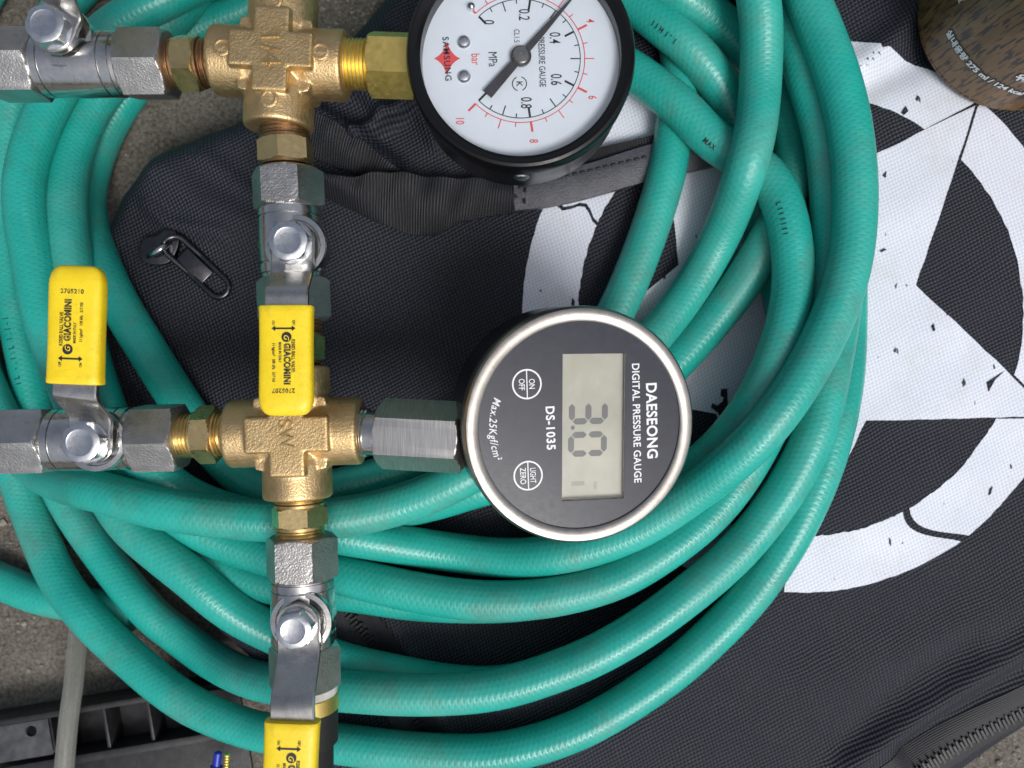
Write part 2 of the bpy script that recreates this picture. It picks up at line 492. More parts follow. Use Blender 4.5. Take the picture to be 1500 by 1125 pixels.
def can_mat():
    m = Mat('wood_print_can'); tc = m.new('ShaderNodeTexCoord'); mp = m.new('ShaderNodeMapping')
    m.link(tc.outputs['UV'], mp.inputs['Vector'])            # u, v in mm
    def n(sx, sy, d, r, off=0):
        q = m.new('ShaderNodeMapping'); q.inputs['Scale'].default_value = (sx, sy, 1); q.inputs['Location'].default_value = (off, off * 1.7, 0)
        m.link(tc.outputs['UV'], q.inputs['Vector']); x = m.new('ShaderNodeTexNoise', Scale=1.0, Detail=d, Roughness=r)
        m.link(q.outputs[0], x.inputs['Vector']); return x.outputs['Fac']
    base = m.ramp(n(0.25, 0.06, 5, 0.6), [(0.3, srgb(98, 70, 38)), (0.7, srgb(132, 98, 58))])
    st = m.ramp(n(1.1, 0.13, 2, 0.5, 5), [(0.53, (0, 0, 0, 1)), (0.57, (1, 1, 1, 1))])
    col = m.mix(m.math('MULTIPLY', st, 0.9), base, srgb(26, 21, 16))
    kn = m.ramp(n(0.4, 0.2, 2, 0.5, 11), [(0.64, (0, 0, 0, 1)), (0.72, (1, 1, 1, 1))])
    col = m.mix(m.math('MULTIPLY', kn, 0.5), col, srgb(66, 54, 42))
    m.link(col, m.b.inputs['Base Color']); m.set(Roughness=0.5, Metallic=0.0, Coat_Weight=0.0); return m.m
CAN = can_mat()

def glass_mat(name, tint, ior=1.45, gl=0.03):
    m = Mat(name); m.n.remove(m.b)
    t = m.new('ShaderNodeBsdfTransparent'); t.inputs[0].default_value = tint
    g = m.new('ShaderNodeBsdfGlossy'); g.inputs['Roughness'].default_value = gl
    f = m.new('ShaderNodeFresnel'); f.inputs[0].default_value = ior
    x = m.new('ShaderNodeMixShader'); m.link(f.outputs[0], x.inputs[0]); m.link(t.outputs[0], x.inputs[1]); m.link(g.outputs[0], x.inputs[2])
    m.link(x.outputs[0], m.out.inputs['Surface']); return m.m
GLASS = glass_mat('gauge_glass', (0.985, 0.99, 0.99, 1))
def vinyl():
    m = Mat('clear_vinyl'); m.set(Base_Color=srgb(190, 190, 184), Roughness=0.3)
    t = m.new('ShaderNodeBsdfTransparent'); t.inputs[0].default_value = (0.9, 0.9, 0.88, 1)
    lw = m.new('ShaderNodeLayerWeight'); lw.inputs[0].default_value = 0.35
    x = m.new('ShaderNodeMixShader'); m.link(m.math('MULTIPLY_ADD', lw.outputs['Facing'], 0.5, 0.14), x.inputs[0])
    m.link(t.outputs[0], x.inputs[1]); m.link(m.b.outputs[0], x.inputs[2]); m.link(x.outputs[0], m.out.inputs['Surface']); return m.m
CLEAR = vinyl()

# ------------------------------------------------------------------ ground
g = 1500.0
V = []; F = []
n = 40
for j in range(n + 1):
    for i in range(n + 1):
        V.append((-g + 2 * g * i / n, -g + 2 * g * j / n, -26.0))
for j in range(n):
    for i in range(n):
        a = j * (n + 1) + i; F.append((a, a + 1, a + n + 2, a + n + 1))
o = put('ground', V, F, GROUND); o['kind'] = 'structure'

# ------------------------------------------------------------------ bag
outline_px = [(640, -140), (575, -30), (500, 62), (430, 130), (348, 172), (296, 190), (225, 222), (172, 282), (145, 345), (128, 410), (112, 470), (106, 550),
              (118, 640), (175, 745), (240, 830), (315, 930), (395, 1000), (450, 1080), (480, 1180), (540, 1260), (1290, 1260), (1420, 1150), (1500, 1094), (1700, 950), (1760, 500), (1720, -140)]
OUT = np.array([tuple(P(x, y, -12))[:2] for x, y in outline_px])

def seg_dist(pts, a, b):
    ab = b - a; t = np.clip(((pts - a) @ ab) / (ab @ ab), 0, 1)
    return np.linalg.norm(pts - (a + t[:, None] * ab), axis=1)

def inside(pts, poly):
    r = np.zeros(len(pts), bool); n = len(poly)
    for i in range(n):
        a, b = poly[i], poly[(i + 1) % n]
        c = ((a[1] > pts[:, 1]) != (b[1] > pts[:, 1]))
        with np.errstate(divide='ignore', invalid='ignore'):
            xx = (b[0] - a[0]) * (pts[:, 1] - a[1]) / (b[1] - a[1]) + a[0]
        r ^= c & (pts[:, 0] < xx)
    return r

def px2(*q): return [np.array(tuple(P(x, y, 0))[:2]) for x, y in q]
FOLDS = [  # (polyline px, height mm, half width mm)
    (px2((1520, 935), (1420, 1000), (1330, 1060), (1230, 1130)), 3.2, 4.5),
    (px2((1500, 985), (1400, 1050), (1330, 1100)), -3.0, 4.0),
    (px2((1360, -10), (1320, 45), (1262, 98)), 3.5, 5.0),
    (px2((1390, 60), (1330, 95), (1270, 120)), -2.0, 5.0),
    (px2((470, 172), (520, 202), (577, 250)), 7.5, 3.0),
    (px2((527, 205), (560, 180), (605, 150)), 6.5, 2.8),
    (px2((480, 110), (540, 140), (560, 165)), 5.0, 2.6),
    (px2((560, 60), (600, 130), (640, 210)), 4.0, 3.0),
    (px2((215, 300), (250, 330), (330, 345)), 2.2, 2.6),
    (px2((300, 230), (350, 270), (400, 300)), 2.0, 3.0),
    (px2((1420, 945), (1350, 985), (1290, 1040), (1240, 1090)), -1.8, 5.0),
    (px2((500, 120), (560, 120), (600, 100)), 3.0, 6.0),
    (px2((230, 250), (300, 300), (370, 330)), 3.5, 8.0),
    (px2((200, 330), (260, 420), (300, 520)), -1.5, 9.0),
    (px2((1450, 905), (1330, 960), (1200, 1000)), 1.2, 10.0),
    (px2((560, 890), (600, 960), (660, 1080), (690, 1140)), 2.2, 3.2),
    (px2((500, 880), (560, 965), (625, 1085)), -2.0, 5.0),
]
def zbag(pts):
    pts = np.atleast_2d(np.asarray(pts, float))
    z = np.array([1.6 * mnoise.noise((x * 0.022, y * 0.022, 1.3)) + 0.7 * mnoise.noise((x * 0.06, y * 0.06, 5.1)) for x, y in pts])
    for line, h, wd in FOLDS:
        d = np.min([seg_dist(pts, line[i], line[i + 1]) for i in range(len(line) - 1)], axis=0)
        z += h * np.exp(-(d / wd) ** 2)
    d = np.min([seg_dist(pts, OUT[i], OUT[(i + 1) % len(OUT)]) for i in range(len(OUT))], axis=0)
    ins = inside(pts, OUT)
    wdt = np.where((pts[:, 0] > 60) & (pts[:, 1] < -60), 30.0, 13.0)
    t = np.clip(d / wdt, 0, 1); t = np.where(ins, t, 0)
    prof = np.sqrt(np.clip(1 - (1 - t) ** 2, 0, 1))
    z = -30 + (z + 30) * prof
    return np.where(ins, z, -30.0)

bag = empty('equipment_bag', P(1100, 600, -26), 'black woven nylon bag with white star print lying under the hose', 'bag')
step = 1.6
xs = np.arange(-190, 232, step); ys = np.arange(-160, 160, step)
X, Y = np.meshgrid(xs, ys); pts = np.stack([X.ravel(), Y.ravel()], 1)
Z = zbag(pts)
nx = len(xs); ny = len(ys)
keep = (Z > -29.9).reshape(ny, nx)
F = []
for j in range(ny - 1):
    for i in range(nx - 1):
        if keep[j:j + 2, i:i + 2].any():
            a = j * nx + i; F.append((a, a + 1, a + nx + 1, a + nx))
used = sorted({i for f in F for i in f}); rm = {u: k for k, u in enumerate(used)}
put('bag_panel', [(pts[u, 0], pts[u, 1], Z[u]) for u in used], [tuple(rm[i] for i in f) for f in F], CLOTH, bag, angle=80)

# printed star and broken ring
SC = (1172.0, 460.0); R0, R1, RT, RI = 325.0, 407.0, 398.0, 178.0
TIPS = [22, 94, 166, 238, 310]
def polar(a, r): return (SC[0] + r * math.cos(rad(a)), SC[1] + r * math.sin(rad(a)))
def half_angle(rho):
    if rho >= RT: return 0.0
    A = np.array([RT, 0.0]); B = np.array([RI * math.cos(rad(36)), RI * math.sin(rad(36))])
    for t in np.linspace(0, 1, 400):
        q = A + t * (B - A)
        if np.hypot(*q) <= rho: return math.degrees(math.atan2(q[1], q[0]))
    return 36.0
def flat_print(name, poly_px, lift=0.22):
    poly = [tuple(P(x, y, 0))[:2] for x, y in poly_px]
    po = np.array(poly); x0, y0 = po.min(0); x1, y1 = po.max(0)
    gx, gy = np.meshgrid(np.arange(x0, x1, 2.0), np.arange(y0, y1, 2.0)); gp = np.stack([gx.ravel(), gy.ravel()], 1)
    gp = gp[inside(gp, po)]
    d = np.min([seg_dist(gp, po[i], po[(i + 1) % len(po)]) for i in range(len(po))], axis=0) if len(gp) else []
    gp = gp[d > 0.5] if len(gp) else gp
    vin = [Vector(p) for p in poly] + [Vector(p) for p in gp]
    r = delaunay_2d_cdt(vin, [(i, (i + 1) % len(poly)) for i in range(len(poly))], [], 1, 1e-5)
    q = np.array([tuple(v) for v in r[0]]); z = zbag(q) + lift
    return put(name, [(a[0], a[1], b) for a, b in zip(q, z)], r[2], PRINT, bag, angle=80)
def rough_line(a, b, amp, n=14):
    out = []
    for i in range(n):
        t = i / n; nx_, ny_ = -(b[1] - a[1]), b[0] - a[0]; L = math.hypot(nx_, ny_) or 1
        k = amp * random.uniform(-1, 1) if 0 < i else 0
        out.append((a[0] + (b[0] - a[0]) * t + nx_ / L * k, a[1] + (b[1] - a[1]) * t + ny_ / L * k))
    return out
star = []
for k, a in enumerate(TIPS):
    t, i = polar(a, RT), polar(a + 36, (184, 191, 192, 187, 174)[k])
    t2 = polar(TIPS[(k + 1) % 5], RT)
    star += rough_line(t, i, 0.9) + rough_line(i, t2, 0.9)
flat_print('printed_star', star)
def ring_piece(a0, a1, cut0=None, cut1=None, gap=4.0):
    inner, outer, left, right = [], [], [], []
    def lo(r): return (a0 + half_angle(r) + math.degrees(gap / r)) if cut0 is None else cut0(r)
    def hi(r): return (a1 - half_angle(r) - math.degrees(gap / r)) if cut1 is None else cut1(r)
    rr = np.linspace(R0, R1, 10)
    left = [polar(lo(r), r) for r in rr]; right = [polar(hi(r), r) for r in rr[::-1]]
    nA = 30
    outer = [polar(lo(R1) + (hi(R1) - lo(R1)) * i / nA, R1 + random.uniform(-.6, .6)) for i in range(1, nA)]
    inner = [polar(hi(R0) + (lo(R0) - hi(R0)) * i / nA, R0 + random.uniform(-1.0, 1.0)) for i in range(1, nA)]
    flat_print('printed_ring_segment', left + outer + right + inner)
def jag(c, off):
    return lambda r: c + off + 5.0 * math.sin((r - R0) / 30.0) * (R1 - r) / 80 - 8.0 * (r - R0) / (R1 - R0)
ring_piece(22, 94, None, jag(62, -1.2)); ring_piece(22, 94, jag(62, 0.8), None)
ring_piece(94, 166); ring_piece(166, 238, None, lambda r: 205 + 1.5 * math.sin(r / 9)); ring_piece(166, 238, lambda r: 205.9 + 1.5 * math.sin(r / 9), None)
ring_piece(238, 310); ring_piece(310, 382)

def bare_patch(poly_px):
    poly = [tuple(P(x, y, 0))[:2] for x, y in poly_px]
    q = np.array(poly); z = zbag(q) + 0.42
    put('bare_patch', [(a[0], a[1], b) for a, b in zip(q, z)], [tuple(range(len(poly)))[::-1]], CLOTH, bag, smooth=False)
for poly in ([(1056, 570), (1065, 569), (1066, 592), (1062, 604), (1055, 611), (1050, 603), (1041, 597), (1043, 590), (1050, 594), (1058, 588), (1060, 582), (1055, 580)],
             [(1196, 168), (1200, 158), (1208, 160), (1203, 166)], [(1318, 166), (1325, 156), (1329, 164), (1322, 170)], [(1200, 245), (1208, 236), (1211, 242)],
             [(1287, 368), (1294, 364), (1298, 366), (1290, 370)], [(1362, 478), (1366, 474), (1368, 484), (1365, 486)], [(1291, 258), (1297, 251), (1296, 262)],
             [(1443, 560), (1470, 543), (1456, 556), (1446, 574)], [(1300, 786), (1303, 790), (1304, 800), (1301, 796)], [(1450, 716), (1455, 712), (1452, 724), (1448, 726)],
             [(1325, 417), (1329, 418), (1327, 420)], [(1310, 420), (1313, 414), (1312, 424)], [(790, 424), (794, 425), (792, 428)], [(838, 436), (842, 440), (841, 450), (837, 449)]):
    bare_patch(poly)

# ------------------------------------------------------------------ webbing and strap tab of the bag
def ribbon(name, up, lowr, mat, parent, thick=1.3, per=14, cross=16, bulge=0.0, wr=0.0):
    """cloth strip between two edge lines of (px, py, z)"""
    A = catmull([tuple(P(*q)) for q in up], per); B = catmull([tuple(P(*q)) for q in lowr], per)
    n = len(A); s = np.concatenate([[0], np.cumsum(np.linalg.norm(np.diff((A + B) / 2, axis=0), axis=1))])
    V, U, F = [], [], []
    for side in (0, 1):
        for i in range(n):
            wd = np.linalg.norm(B[i] - A[i])
            for k in range(cross + 1):
                t = k / cross; p = A[i] * (1 - t) + B[i] * t
                p = p + np.array([0, 0, bulge * math.sin(math.pi * t) - side * thick + wr * math.sin(s[i] * 0.55 + 3.0 * t) * math.sin(math.pi * min(1, i / n * 1.0)) + wr * 0.6 * math.sin(s[i] * 0.23 - 5.0 * t)])
                V.append(p); U.append((s[i], t * wd))
    m = cross + 1; b = n * m
    for i in range(n - 1):
        for k in range(cross):
            a = i * m + k
            F.append((a, a + m, a + m + 1, a + 1)); F.append((b + a, b + a + 1, b + a + m + 1, b + a + m))
        F.append((i * m, b + i * m, b + (i + 1) * m, (i + 1) * m))
        a = i * m + cross; F.append((a, a + m, b + a + m, b + a))
    F.append(tuple(range(0, m)) + tuple(range(b + cross, b - 1, -1)))
    e = (n - 1) * m; F.append(tuple(range(e + cross, e - 1, -1)) + tuple(range(b + e, b + e + m)))
    return put(name, V, F, mat, parent, uv=U, angle=50)

ribbon('webbing_strap', [(440, 245, 8), (500, 258, 12), (560, 252, 13), (630, 258, 10), (700, 262, 6), (765, 266, 4)],
       [(440, 275, 3), (500, 300, 4), (560, 328, 5), (625, 345, 4), (690, 322, 3.5), (765, 309, 3)], WEBBING, bag, bulge=2.0, wr=1.3)
ribbon('webbing_strap', [(440, 160, 6), (480, 172, 9), (530, 205, 11), (590, 252, 7), (640, 275, 3)],
       [(430, 215, 2), (470, 235, 3), (520, 255, 3), (575, 275, 2), (630, 290, 1.5)], WEBBING, bag, bulge=1.0, wr=1.0)
ribbon('strap_tab', [(752, 262, 6), (800, 252, 6.5), (860, 240, 6.5), (950, 212, 6.5), (1060, 184, 6)],
       [(754, 308, 5), (800, 303, 5.5), (860, 290, 5.5), (950, 265, 5.5), (1060, 240, 5)], LEATHER, bag, thick=2.2, bulge=0.7)
ribbon('strap_edging', [(880, 215, 5), (930, 204, 5), (1000, 187, 5), (1060, 172, 5)], [(840, 243, 4), (930, 221, 4.2), (1000, 204, 4.2), (1060, 188, 4)], WEBBING, bag, thick=1.5)
for line in (((758, 276), (950, 229)), ((770, 270), (768, 303))):
    a, b = P(*line[0], 7.4), P(*line[1], 7.4); L = (b - a).length; nst = int(L / 2.6)
    for i in range(nst):
        q = a + (b - a) * ((i + 0.5) / nst)
        M = frame(q, (b - a))
        v, f = lathe([(-0.95, 0.12), (-0.7, 0.38), (0.7, 0.38), (0.95, 0.12)], 8, M)
        put('stitch', v, f, RUBBER, bag)

# ------------------------------------------------------------------ zippers of the bag
def zipper(line, pitch=1.35, wd=3.4):
    pl = resample(catmull([tuple(P(x, y, 0))[:2] for x, y in line], 12), pitch)
    z = zbag(pl)
    # tape below the teeth
    T = np.gradient(pl, axis=0); T /= np.linalg.norm(T, axis=1)[:, None]; Nn = np.stack([-T[:, 1], T[:, 0]], 1)
    V, U, F = [], [], []
    for i in range(len(pl)):
        for k, t in enumerate((-8, -4, -1.5, 1.5, 4, 8)):
            p = pl[i] + Nn[i] * t; zz = zbag([p])[0] + (0.9 if abs(t) < 7 else 0.3)
            V.append((p[0], p[1], zz)); U.append((t, i * pitch))
    for i in range(len(pl) - 1):
        for k in range(5): F.append((i * 6 + k, i * 6 + k + 1, (i + 1) * 6 + k + 1, (i + 1) * 6 + k))
    put('zipper_tape', V, F, TAPE, bag, uv=U, angle=60)
    for i in range(len(pl)):
        s = 1 if i % 2 else -1
        M = frame((pl[i][0] + Nn[i][0] * 0.5 * s, pl[i][1] + Nn[i][1] * 0.5 * s, z[i] + 1.6), (T[i][0], T[i][1], 0))
        q = [(-.45, -wd / 2), (.45, -wd / 2), (.32, wd / 2), (-.32, wd / 2)]
        vv, ff = prism(q if s > 0 else [(a, -b) for a, b in q][::-1], -0.6, 0.55, M)
        put('zipper_tooth', vv, ff, BLACK_PLASTIC, bag, smooth=False)
zipper([(1560, 1012), (1500, 1046), (1417, 1088), (1340, 1132), (1250, 1190)])
zipper([(490, 870), (525, 920), (560, 968), (625, 1085), (650, 1140)], 1.5, 3.0)

# zipper slider and pull tab lying on the cloth at upper left
SZ = float(zbag([tuple(P(260, 385, 0))[:2]])[0]) + 1.0
def outline_plate(px_pts, z0, z1, hole=None, per=6, bevel=0.35):
    pts = [tuple(P(x, y, z1))[:2] for x, y in px_pts]
    pts = [tuple(q) for q in catmull(pts + [pts[0]], per)[:-1]]
    V, F = tomesh(*prism(pts[::-1], z0, z1), [('BEVEL', dict(width=bevel, segments=2, limit_method='ANGLE', angle_limit=rad(40)))])
    return V, F
v, f = outline_plate([(242, 335), (228, 345), (212, 349), (203, 362), (202, 375), (210, 384), (228, 388), (245, 385), (256, 372), (262, 352), (255, 338)], SZ, SZ + 2.6, bevel=0.6)
slider = put('zipper_slider', v, f, BLACK_METAL, bag)
bp = catmull([tuple(P(218, 376, SZ + 3)), tuple(P(226, 371, SZ + 6.0)), tuple(P(238, 363, SZ + 6.4)), tuple(P(247, 357, SZ + 3))], 8)
v, f, u = tube(bp, 1.0, 12); put('slider_bridge', v, f, CHROME, slider, uv=u)
def stadium_ring(pa, pb, ra, rb, z, wall, thick):
    """loop of metal between two rounded ends, open in the middle"""
    a, b = Vector(P(*pa, z)), Vector(P(*pb, z)); d = (b - a).normalized(); q = Vector((-d.y, d.x, 0))
    out = []
    for k in range(13):
        t = math.pi / 2 + math.pi * k / 12; out.append(a + ra * (d * math.cos(t) + q * math.sin(t)))
    for k in range(13):
        t = -math.pi / 2 + math.pi * k / 12; out.append(b + rb * (d * math.cos(t) + q * math.sin(t)))
    return out
loop = stadium_ring((256, 362), (316, 419), 3.6, 3.5, SZ + 4.2, 1, 1)
lp = resample(np.array([tuple(p) for p in loop + [loop[0]]]), 0.6)
lp[:, 2] = SZ + 1.6 + 3.2 * np.clip(1 - np.linalg.norm(lp[:, :2] - np.array(tuple(P(250, 358, SZ)))[:2], axis=1) / 12, 0, 1)
v, f, u = tube(lp, 0.95, 12); put('pull_tab', v, f, BLACK_METAL, slider, uv=u)
a, b = P(266, 373, SZ + 2.6), P(303, 408, SZ + 1.4); M = frame((a + b) / 2, b - a)
v, f = bevbox((0, 0, 0), (b - a).length, 6.0, 0.9, 0.25, M); put('pull_tab_plate', v, f, BLACK_METAL, slider)

# ------------------------------------------------------------------ hose
HR = 6.4
STR = [
 ('G', [(-60, 830), (0, 850), (45, 870), (95, 882), (150, 890), (200, 900)], 7),
 ('U', [(780, -190), (880, -150), (940, -90), (975, -20), (990, 40), (997, 100), (990, 170), (980, 240), (960, 312), (934, 385), (902, 458), (855, 540), (790, 615), (730, 665), (690, 690)], 7),
 ('B4', [(190, 690), (240, 760), (290, 812), (341, 842), (390, 856), (450, 862), (520, 868), (600, 880), (680, 884), (760, 882), (830, 870), (895, 852), (950, 823), (1000, 788), (1040, 754), (1080, 705), (1118, 640)], 7),
 ('T2', [(740, -100), (820, -75), (880, -40), (935, 8), (988, 51), (1028, 88), (1060, 133), (1085, 195), (1101, 265), (1115, 325), (1132, 385), (1148, 440), (1153, 490), (1143, 530), (1120, 575), (1092, 615)], 7),
 ('T3', [(700, -150), (820, -120), (900, -80), (960, -35), (1007, 0), (1049, 27), (1081, 59), (1118, 100), (1147, 150), (1165, 205), (1160, 268), (1137, 330), (1092, 408), (1040, 475), (985, 535), (920, 598), (850, 652), (770, 694), (700, 714), (640, 733), (580, 746), (500, 758), (440, 760)], 8),
 ('E', [(630, -130), (520, -110), (450, -75), (410, -20), (355, 18), (290, 40), (225, 90), (170, 165), (138, 235), (127, 300), (141, 367), (168, 433), (208, 500), (245, 560), (292, 630), (340, 688), (395, 722), (460, 722), (530, 706), (600, 684), (680, 655)], 8),
 ('B3', [(130, 660), (160, 725), (187, 768), (235, 810), (288, 852), (315, 877), (352, 903), (393, 924), (440, 945), (500, 970), (570, 986), (640, 1000), (720, 1006), (790, 992), (868, 962), (940, 921), (1012, 868), (1066, 822), (1115, 768), (1158, 706), (1187, 650), (1205, 590)], 8),
 ('S8', [(430, -330), (700, -330), (950, -260), (1100, -150), (1160, -50), (1185, 30), (1205, 110), (1225, 200), (1236, 300), (1240, 400), (1240, 470), (1237, 540), (1227, 605), (1205, 685), (1172, 760), (1140, 815), (1100, 872), (1050, 925), (992, 978), (927, 1024), (862, 1062), (813, 1082), (765, 1096), (700, 1106), (600, 1102), (500, 1090), (440, 1082), (380, 1072), (330, 1056), (282, 1035), (235, 1003), (190, 964), (138, 915), (88, 853), (53, 773), (27, 704), (8, 640), (-15, 560), (-45, 490), (-85, 400), (-120, 270), (-110, 100), (-30, -90), (120, -230), (280, -310), (430, -330)], 8),
 ('S7', [(320, -162), (560, -250), (800, -250), (1000, -180), (1100, -110), (1150, -40), (1178, 30), (1205, 110), (1228, 210), (1236, 310), (1236, 400), (1228, 470), (1216, 540), (1203, 603), (1187, 650), (1158, 706), (1115, 768), (1066, 822), (1012, 868), (940, 921), (868, 962), (813, 984), (760, 1002), (700, 1014), (600, 1018), (500, 1012), (430, 1006), (360, 992), (298, 959), (271, 938), (230, 908), (188, 862), (128, 782), (90, 720), (62, 645), (45, 565), (30, 487), (14, 400), (4, 310), (8, 225), (25, 140), (60, 60), (110, -10), (170, -60), (250, -120), (320, -162)], 12),
 ('S4', [(385, -93), (560, -170), (780, -190), (960, -150), (1050, -110), (1120, -30), (1146, 16), (1168, 67), (1188, 133), (1205, 187), (1215, 250), (1219, 333), (1213, 400), (1193, 478), (1155, 560), (1118, 640), (1080, 705), (1040, 754), (1000, 788), (950, 823), (895, 852), (800, 876), (700, 880), (600, 866), (500, 842), (395, 815), (307, 785), (240, 738), (190, 675), (155, 600), (125, 500), (108, 400), (98, 310), (105, 230), (140, 150), (200, 80), (260, 20), (310, -40), (345, -68), (385, -93)], 14),
 ('A', [(690, -230), (500, -170), (400, -100), (330, -50), (250, -5), (170, 35), (105, 100), (62, 175), (38, 250), (36, 310), (46, 363), (58, 440), (84, 520), (112, 590), (135, 648)], 18),
 ('S5', [(690, -230), (900, -215), (1060, -160), (1125, -110), (1165, -45), (1183, 0), (1216, 80), (1240, 160), (1251, 240), (1253, 300), (1248, 367), (1232, 433), (1204, 500), (1167, 567), (1115, 636), (1060, 688), (1000, 733), (935, 775), (850, 806), (760, 818), (690, 813), (600, 800), (500, 783), (400, 766), (320, 748), (255, 718), (205, 668), (178, 640)], 25),
 ('S1', [(630, -130), (850, -170), (1010, -150), (1080, -110), (1112, 0), (1115, 100), (1105, 200), (1075, 300), (1028, 400), (970, 480), (890, 560), (800, 630), (700, 688), (600, 735), (500, 758), (395, 763), (320, 757), (240, 746), (160, 724), (80, 703), (30, 665), (-5, 600), (-35, 530), (-75, 420), (-105, 250), (-60, 60), (60, -120), (250, -220)], 30),
]
STR.insert(10, ('T1', [(850, 62), (895, 85), (935, 110), (1001, 160), (1041, 205), (1085, 232), (1122, 252), (1145, 293), (1158, 345), (1163, 395), (1160, 440), (1146, 500), (1124, 558), (1098, 603), (1055, 655), (1000, 700), (930, 742), (860, 772), (800, 788)], 18))
def gauss(a, sg):
    w_ = int(3 * sg); ker = np.exp(-0.5 * (np.arange(-w_, w_ + 1) / sg) ** 2); ker /= ker.sum()
    return np.convolve(np.pad(a, w_, mode='reflect', reflect_type='odd'), ker, mode='valid')
CAPS = [(846, 620, 190, 30.0), (763, 80, 190, 33.0), (435, 740, 75, 31.0), (140, 645, 170, 31.0), (440, 900, 120, 31.0)]
done = []
PATHS = {}
CT = 2 * HR * 0.84                                # loops press into one another a little
for nm, pp, zh in STR:
    c = resample(catmull(pp, 12), 6.0)            # picture-plane path
    z = np.full(len(c), float(zh))
    for it in range(4):
        k = (CAM_H - z) / F_PX
        xy = np.stack([(c[:, 0] - 750) * k, -(c[:, 1] - 562.5) * k], 1)
        flr = np.where((c[:, 1] > 985) & (c[:, 0] < 400), -11.5, -26.0)
        need = np.maximum(zbag(xy), flr) + HR - 0.6
        for q in done:
            d = np.linalg.norm(xy[:, None, :] - q[None, :, :2], axis=2)
            hgt = np.where(d < CT, q[None, :, 2] + np.sqrt(np.clip(CT ** 2 - d ** 2, 0, None)), -99)
            need = np.maximum(need, hgt.max(axis=1))
        for cx, cy, rr, cap in CAPS:              # kept below the gauges and fittings lying on top
            dd = np.hypot(c[:, 0] - cx, c[:, 1] - cy)
            need = np.minimum(need, cap + np.clip(dd - rr, 0, None) * 0.15)
        w_ = 4
        pad = np.pad(need, w_, mode='edge'); mx = np.max([pad[i:i + len(need)] for i in range(2 * w_ + 1)], axis=0)
        z = gauss(mx, 9.0)
        z = np.maximum(z, gauss(need, 3.0))
        z = gauss(z, 4.0)
    k = (CAM_H - z) / F_PX
    p3 = np.stack([(c[:, 0] - 750) * k, -(c[:, 1] - 562.5) * k, z], 1)
    PATHS[nm] = p3; done.append(p3)
    print('strand', nm, 'z', round(z.min(), 1), round(z.max(), 1), [(int(a[0]), int(a[1]), int(b)) for a, b in zip(c[::12], z[::12])] if nm in ('S1', 'S5', 'T1') else '')

hose = empty('coiled_hose', P(750, 850, -5), 'long teal green rubber hose coiled in loose loops on the bag', 'hose')
for nm, p3 in PATHS.items():
    q = resample(p3, 1.0); q = np.stack([gauss(q[:, i], 5.0) for i in range(3)], 1); q = resample(q, 1.6)
    v, f, u = tube(q, HR, 28); put('hose_loop', v, f, HOSE, hose, uv=u, angle=70)

# faded black lettering along some loops
def hose_text(nm, s, t0, off, size, flip=False):
    p = resample(PATHS[nm], 1.0); T = np.gradient(p, axis=0); T /= np.linalg.norm(T, axis=1)[:, None]
    g_ = textgeo(s, size, xs=0.8, space=1.25, bold=0.05)
    i0 = int(np.argmin(np.linalg.norm(p[:, :2] - np.array(tuple(P(*t0, p[:, 2].mean())))[:2], axis=1)))
    V = []
    for v in g_[0]:
        sx = v.x * (-1 if flip else 1); sy = v.y * (-1 if flip else 1)
        fi = min(max(i0 + sx, 0), len(p) - 1.001); i = int(fi); fr = fi - i
        c0 = p[i] * (1 - fr) + p[i + 1] * fr; t = T[i]
        N = np.array([0, 0, 1.0]) - t * t[2]; N /= np.linalg.norm(N); B = np.cross(N, t)
        a = (off + sy) / HR
        V.append(c0 + (HR + 0.09) * (math.cos(a) * N + math.sin(a) * B))
    put('hose_lettering', V, g_[1], INK_BLACK, hose, smooth=False)
hose_text('T1', 'MAX', (1045, 210), -3.6, 2.2)
hose_text('T2', 'I I H I \' I', (985, 50), -4.2, 2.4)
hose_text('T1', 'L I I I I I I', (1150, 330), -3.6, 2.2)
hose_text('T1', "I'I . I", (1160, 425), -3.4, 2.2)
hose_text('S7', 'I L  - . I : L  I . I - I', (33, 505), 0.5, 3.0)

# ------------------------------------------------------------------ manifold
Z0 = 47.0
man = empty('pressure_test_manifold', P(430, 630, 30), 'brass and nickel pressure test manifold with two gauges and yellow ball valves', 'manifold')

def PZ(px, py): return P(px, py, Z0)

def union(parts):
    obs = []
    for V, F in parts:
        me = bpy.data.meshes.new('t'); me.from_pydata([tuple(v) for v in V], [], F)
        bm = bmesh.new(); bm.from_mesh(me); bmesh.ops.recalc_face_normals(bm, faces=bm.faces); bm.to_mesh(me); bm.free()
        o = bpy.data.objects.new('t', me); C.objects.link(o); obs.append(o)
    for o in obs[1:]:
        m = obs[0].modifiers.new('b', 'BOOLEAN'); m.operation = 'UNION'; m.solver = 'EXACT'; m.object = o
    dg = bpy.context.evaluated_depsgraph_get(); dg.update()
    e = obs[0].evaluated_get(dg); m2 = e.to_mesh()
    V2 = [v.co.copy() for v in m2.vertices]; F2 = [tuple(p.vertices) for p in m2.polygons]
    e.to_mesh_clear()
    for o in obs:
        me = o.data; bpy.data.objects.remove(o); bpy.data.meshes.remove(me)
    return V2, F2

